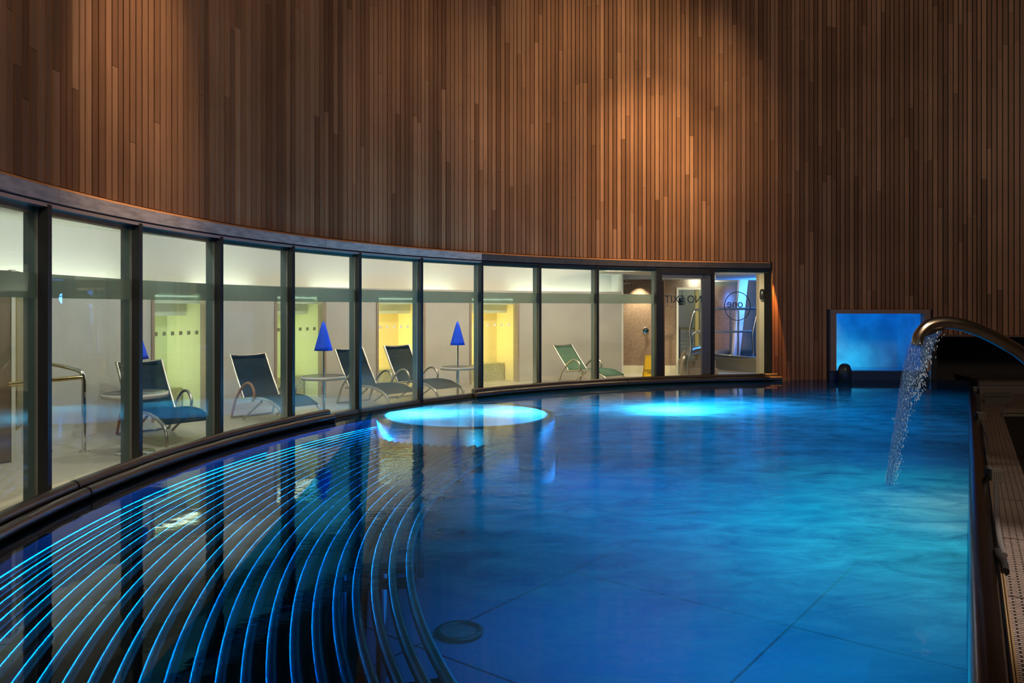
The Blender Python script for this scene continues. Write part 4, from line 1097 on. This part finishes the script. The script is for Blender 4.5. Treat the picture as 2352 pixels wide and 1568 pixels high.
for k in range(NS):
    t = k / (NS - 1)
    a = at(2095 + 68 * t, 786 - 27 * t, SY + random.uniform(-.05, .05))
    land = on(2034 + 26 * t + random.uniform(-3, 3), 1112 + random.uniform(-8, 8) - 6 * t, 0.0)
    short = 1.0 if t < 0.62 else random.uniform(0.30, 0.55)
    pts = []; rs = []
    for i in range(25):
        s = i / 24 * short
        z = a.z + (0 - a.z) * s
        h = math.sqrt(max(0, s))
        h = 0.55 * s + 0.45 * (1 - (1 - s) ** 2) if False else s ** 0.62 * 0.6 + s * 0.4
        x = a.x + (land.x - a.x) * h; y = a.y + (land.y - a.y) * h
        pts.append((x + random.uniform(-.004, .004), y + random.uniform(-.004, .004), z))
        base = 0.017 if t < .62 else 0.012
        rs.append(base * (1 - 0.45 * s) * random.uniform(0.75, 1.2) * (1 if short == 1 else (1 - 0.8 * i / 24)))
    m.tube(pts, rs, 8)
o = m.build('water_stream', STREAM, None, label='clear stream of water falling from the spout into the pool', category='water', kind='stuff')
m = MB()
for k in range(950):
    t = random.random() ** 1.2; s = random.random() ** 0.8
    if t > .65: s *= 0.45
    a = at(2095 + 68 * t, 786 - 27 * t, SY); land = on(2034 + 28 * t, 1110, 0.0)
    h = s ** 0.62 * 0.6 + s * 0.4
    c = Vector((a.x + (land.x - a.x) * h + random.gauss(0, .010), a.y + (land.y - a.y) * h + random.gauss(0, .03) - 0.03, a.z * (1 - s)))
    r0 = random.uniform(0.002, 0.005)
    m.add([c + Vector(d) * r0 for d in ((1, 0, 0), (-1, 0, 0), (0, 1, 0), (0, -1, 0), (0, 0, 2.6), (0, 0, -2.6))],
          [(0, 2, 4), (2, 1, 4), (1, 3, 4), (3, 0, 4), (2, 0, 5), (1, 2, 5), (3, 1, 5), (0, 3, 5)], True)
m.build('water_droplets', simple('droplet', (0.9, 0.92, 0.95), 0.1, 0.3), None, label='bright droplets scattered through the falling water', category='water', kind='stuff')

# ------------------------------------------------------------------ lights
def point(name, loc, e, col, r=0.15):
    l = D.lights.new(name, 'POINT'); l.energy = e; l.color = col; l.shadow_soft_size = r
    o = D.objects.new(name, l); COL.objects.link(o); o.location = loc; return o
def spot(name, loc, tgt, e, col, size, blend=0.8, r=0.1):
    l = D.lights.new(name, 'SPOT'); l.energy = e; l.color = col; l.spot_size = rad(size); l.spot_blend = blend; l.shadow_soft_size = r
    o = D.objects.new(name, l); COL.objects.link(o); o.location = loc
    o.rotation_euler = (Vector(tgt) - Vector(loc)).to_track_quat('-Z', 'Y').to_euler(); return o
def area(name, loc, tgt, e, col, sx, sy):
    l = D.lights.new(name, 'AREA'); l.shape = 'RECTANGLE'; l.size = sx; l.size_y = sy; l.energy = e; l.color = col
    o = D.objects.new(name, l); COL.objects.link(o); o.location = loc
    o.rotation_euler = (Vector(tgt) - Vector(loc)).to_track_quat('-Z', 'Y').to_euler(); return o
WARM = (1.0, 0.64, 0.32); NEUT = (1.0, 0.72, 0.47)
# unseen warm fill light added behind the camera, for the cedar
area('cedar_fill', (2.5, -2.5, 9.8), (2.5, 11, 4.5), 1250, NEUT, 6, 3)
# ceiling spots on the cedar
def wallspot(px, py, col, e, size, back=4.5, up=5.0, blend=1.0):
    ph = hit(px); p = P(ph, 0, 0); z = CZ - (py - HOR) * p.y / F
    src = p + normal(ph) * back; spot('cedar_spot', (src.x, src.y, min(TOP - 0.3, z + up)), (p.x, p.y, z), e, col, size, blend, 0.06)
wallspot(310, 235, (1.0, 0.70, 0.45), 4000, 22, 2.4, 9)
wallspot(1500, 420, WARM, 4200, 30, 5.5, 9.0)
wallspot(1430, 360, WARM, 2600, 60, 7, 9)
wallspot(1000, 300, NEUT, 500, 50, 4, 5)
# low orange lamp grazing up the end jamb
spot('jamb_downlight', P(PHI_END + 0.22, -0.10, 2.60), P(PHI_END + 0.62, 0.01, 0.3), 900, (1.0, 0.38, 0.08), 17, 0.3, 0.02)
# lounge
LC = (1.0, 0.95, 0.84)
for ph in frange(-6, LEND - 3, 7.5):  # unseen lamps added behind the glass head, to brighten the lounge
    p = P(ph, 0.27, 2.72); q = P(ph, 1.9, 0.3); area('lounge_fill', p, q, 8 if ph < 8 else (22 if ph < 40 else 36), LC if ph < 30 else (1.0, 0.76, 0.56), 0.14, 0.14)
m = MB(); m.arc(LP0 + 1, LEND - 1, 0.28, 0.34, 1.80, 1.83, 1.0, fn=PB)
m.build('cove_light', emit('cove_glow', (0.95, 1.0, 0.85), 10.0), None, label='hidden pale strip light along the top of the lounge wall', category='light strip')
for (a, b_, mt, nm, lc) in alc:
    mid = (a + b_) / 2
    area('cubicle_lamp', PB(a + 0.25, 0.62, 0.95), PB(b_, 0.70, 0.95), 15 if nm == 'lime' else 27, lc, 0.45, 1.7)
spot('left_floor_spot', P(-3, 1.2, 2.6), P(1, 1.0, FLOOR), 90, (1.0, 0.72, 0.42), 60, 0.7)
# shower spot, hall
p = at(1475, 640, MY - .4); spot('shower_spot', (p.x, MY - 0.35, 2.42), (p.x, MY, 1.2), 260, (1, .82, .55), 70, .7, 0.03)
spot('hall_lamp', (5.3, 17.95, 2.40), (5.7, 20.4, 0.5), 260, (1, .8, .55), 110, .8, 0.05)
point('hall_lamp', (6.3, 24.9, 2.3), 45, (1, .9, .7), 0.1)
point('tub_blue', (7.3, 22.9, 1.9), 140, (0.05, 0.25, 1.0), 0.2)
spot('tub_warm', (5.9, 22.5, 0.5), (5.9, 24.4, 1.0), 140, (1, .65, .4), 90, .8)
spot('pillar_spot', (7.1, 18.4, 2.3), (7.2, 20.5, 0.0), 130, (1, .75, .4), 70, .7)
# outdoor blue
q = A + u * L * .45 - nn * 0.9; q2 = A + u * L * .45 - nn * 1.6
area('outdoor_blue', (q.x, q.y, 2.38), (q2.x, q2.y, 0.4), 22, (0.0, 0.28, 1.0), 1.4, 0.6)
q = A + u * L * .36 - nn * 1.35; q2 = A + u * L * .36 - nn * 1.85
area('outdoor_cyan', (q.x, q.y, 0.22), (q2.x, q2.y, 0.38), 5, (0.05, 0.85, 1.0), 1.5, 0.06)
# underwater: soft unseen disks added, facing up at foam and down at floor
BL = (0.0, 0.44, 1.0); TEAL = (0.0, 0.95, 0.85)
def disk(name, loc, e, col, size, up=True):
    l = D.lights.new(name, 'AREA'); l.shape = 'DISK'; l.size = size; l.energy = e; l.color = col
    o = D.objects.new(name, l); COL.objects.link(o); o.location = loc
    o.rotation_euler = (pi, 0, 0) if up else (0, 0, 0); return o
for (x, y, eu, ed_, col, sz) in ((2.4, 9.6, 22, 28, BL, 3.0), (4.8, 11.4, 26, 30, BL, 3.0), (6.9, 14.2, 15, 18, BL, 2.4), (0.9, 6.6, 17, 26, BL, 2.6),
                                 (1.6, 3.9, 12, 17, BL, 2.4), (0.8, 12.6, 26, 30, BL, 2.2)):
    disk('underwater_up_light', (x, y, -0.95), eu, col, sz); disk('underwater_down_fill', (x, y, -0.06), ed_, col, sz, False)
disk('underwater_up_light', (2.35, 5.6, -0.9), 11, TEAL, 1.8); disk('underwater_down_fill', (2.4, 5.6, -0.06), 18, TEAL, 2.0, False)
disk('underwater_up_light', (3.4, 7.0, -0.9), 11, (0.1, 0.85, 0.9), 2.0); disk('underwater_down_fill', (3.3, 7.0, -0.06), 10, TEAL, 2.0, False)
disk('underwater_up_light', (2.55, 12.5, -0.4), 90, (0.30, 0.72, 1.0), 0.8)
disk('underwater_up_light', (3.6, 13.2, -0.7), 40, (0.04, 0.5, 1.0), 1.8)
disk('basin_lamp', (RC[0] - 0.8, RC[1] - 0.05, -0.45), 120, (0.5, 0.8, 1.0), 0.5)
disk('basin_lamp', (RC[0] + 0.75, RC[1] + 0.2, -0.45), 60, (0.5, 0.8, 1.0), 0.5)
# lamp over the spout and deck
spot('deck_spot', (5.4, 3.6, 5.0), (2.95, 4.7, 0.0), 2400, (1.0, 0.80, 0.66), 30, 0.7, 0.05)
spot('spout_spot', (1.5, 3.0, 9.0), (3.7, 7.2, 0.6), 1100, (1.0, 0.85, 0.7), 18, 0.7, 0.05)

w = D.worlds.new('world'); S.world = w; w.use_nodes = True
w.node_tree.nodes['Background'].inputs[0].default_value = (0.02, 0.02, 0.03, 1); w.node_tree.nodes['Background'].inputs[1].default_value = 0.2

# ------------------------------------------------------------------ camera
cam = D.cameras.new('camera'); co = D.objects.new('camera', cam); COL.objects.link(co)
co.location = (0, 0, CZ); co.rotation_euler = (pi / 2, 0, 0)
cam.sensor_width = 36.0; cam.lens = F / 2352 * 36.0
cam.shift_y = -(784 - HOR) / 2352.0
cam.clip_start = 0.05; cam.clip_end = 200
S.camera = co
S.view_settings.view_transform = 'Standard'
S.view_settings.look = 'None'
S.view_settings.gamma = 1.0
S.view_settings.exposure = 0.0
S.view_settings.use_curve_mapping = False
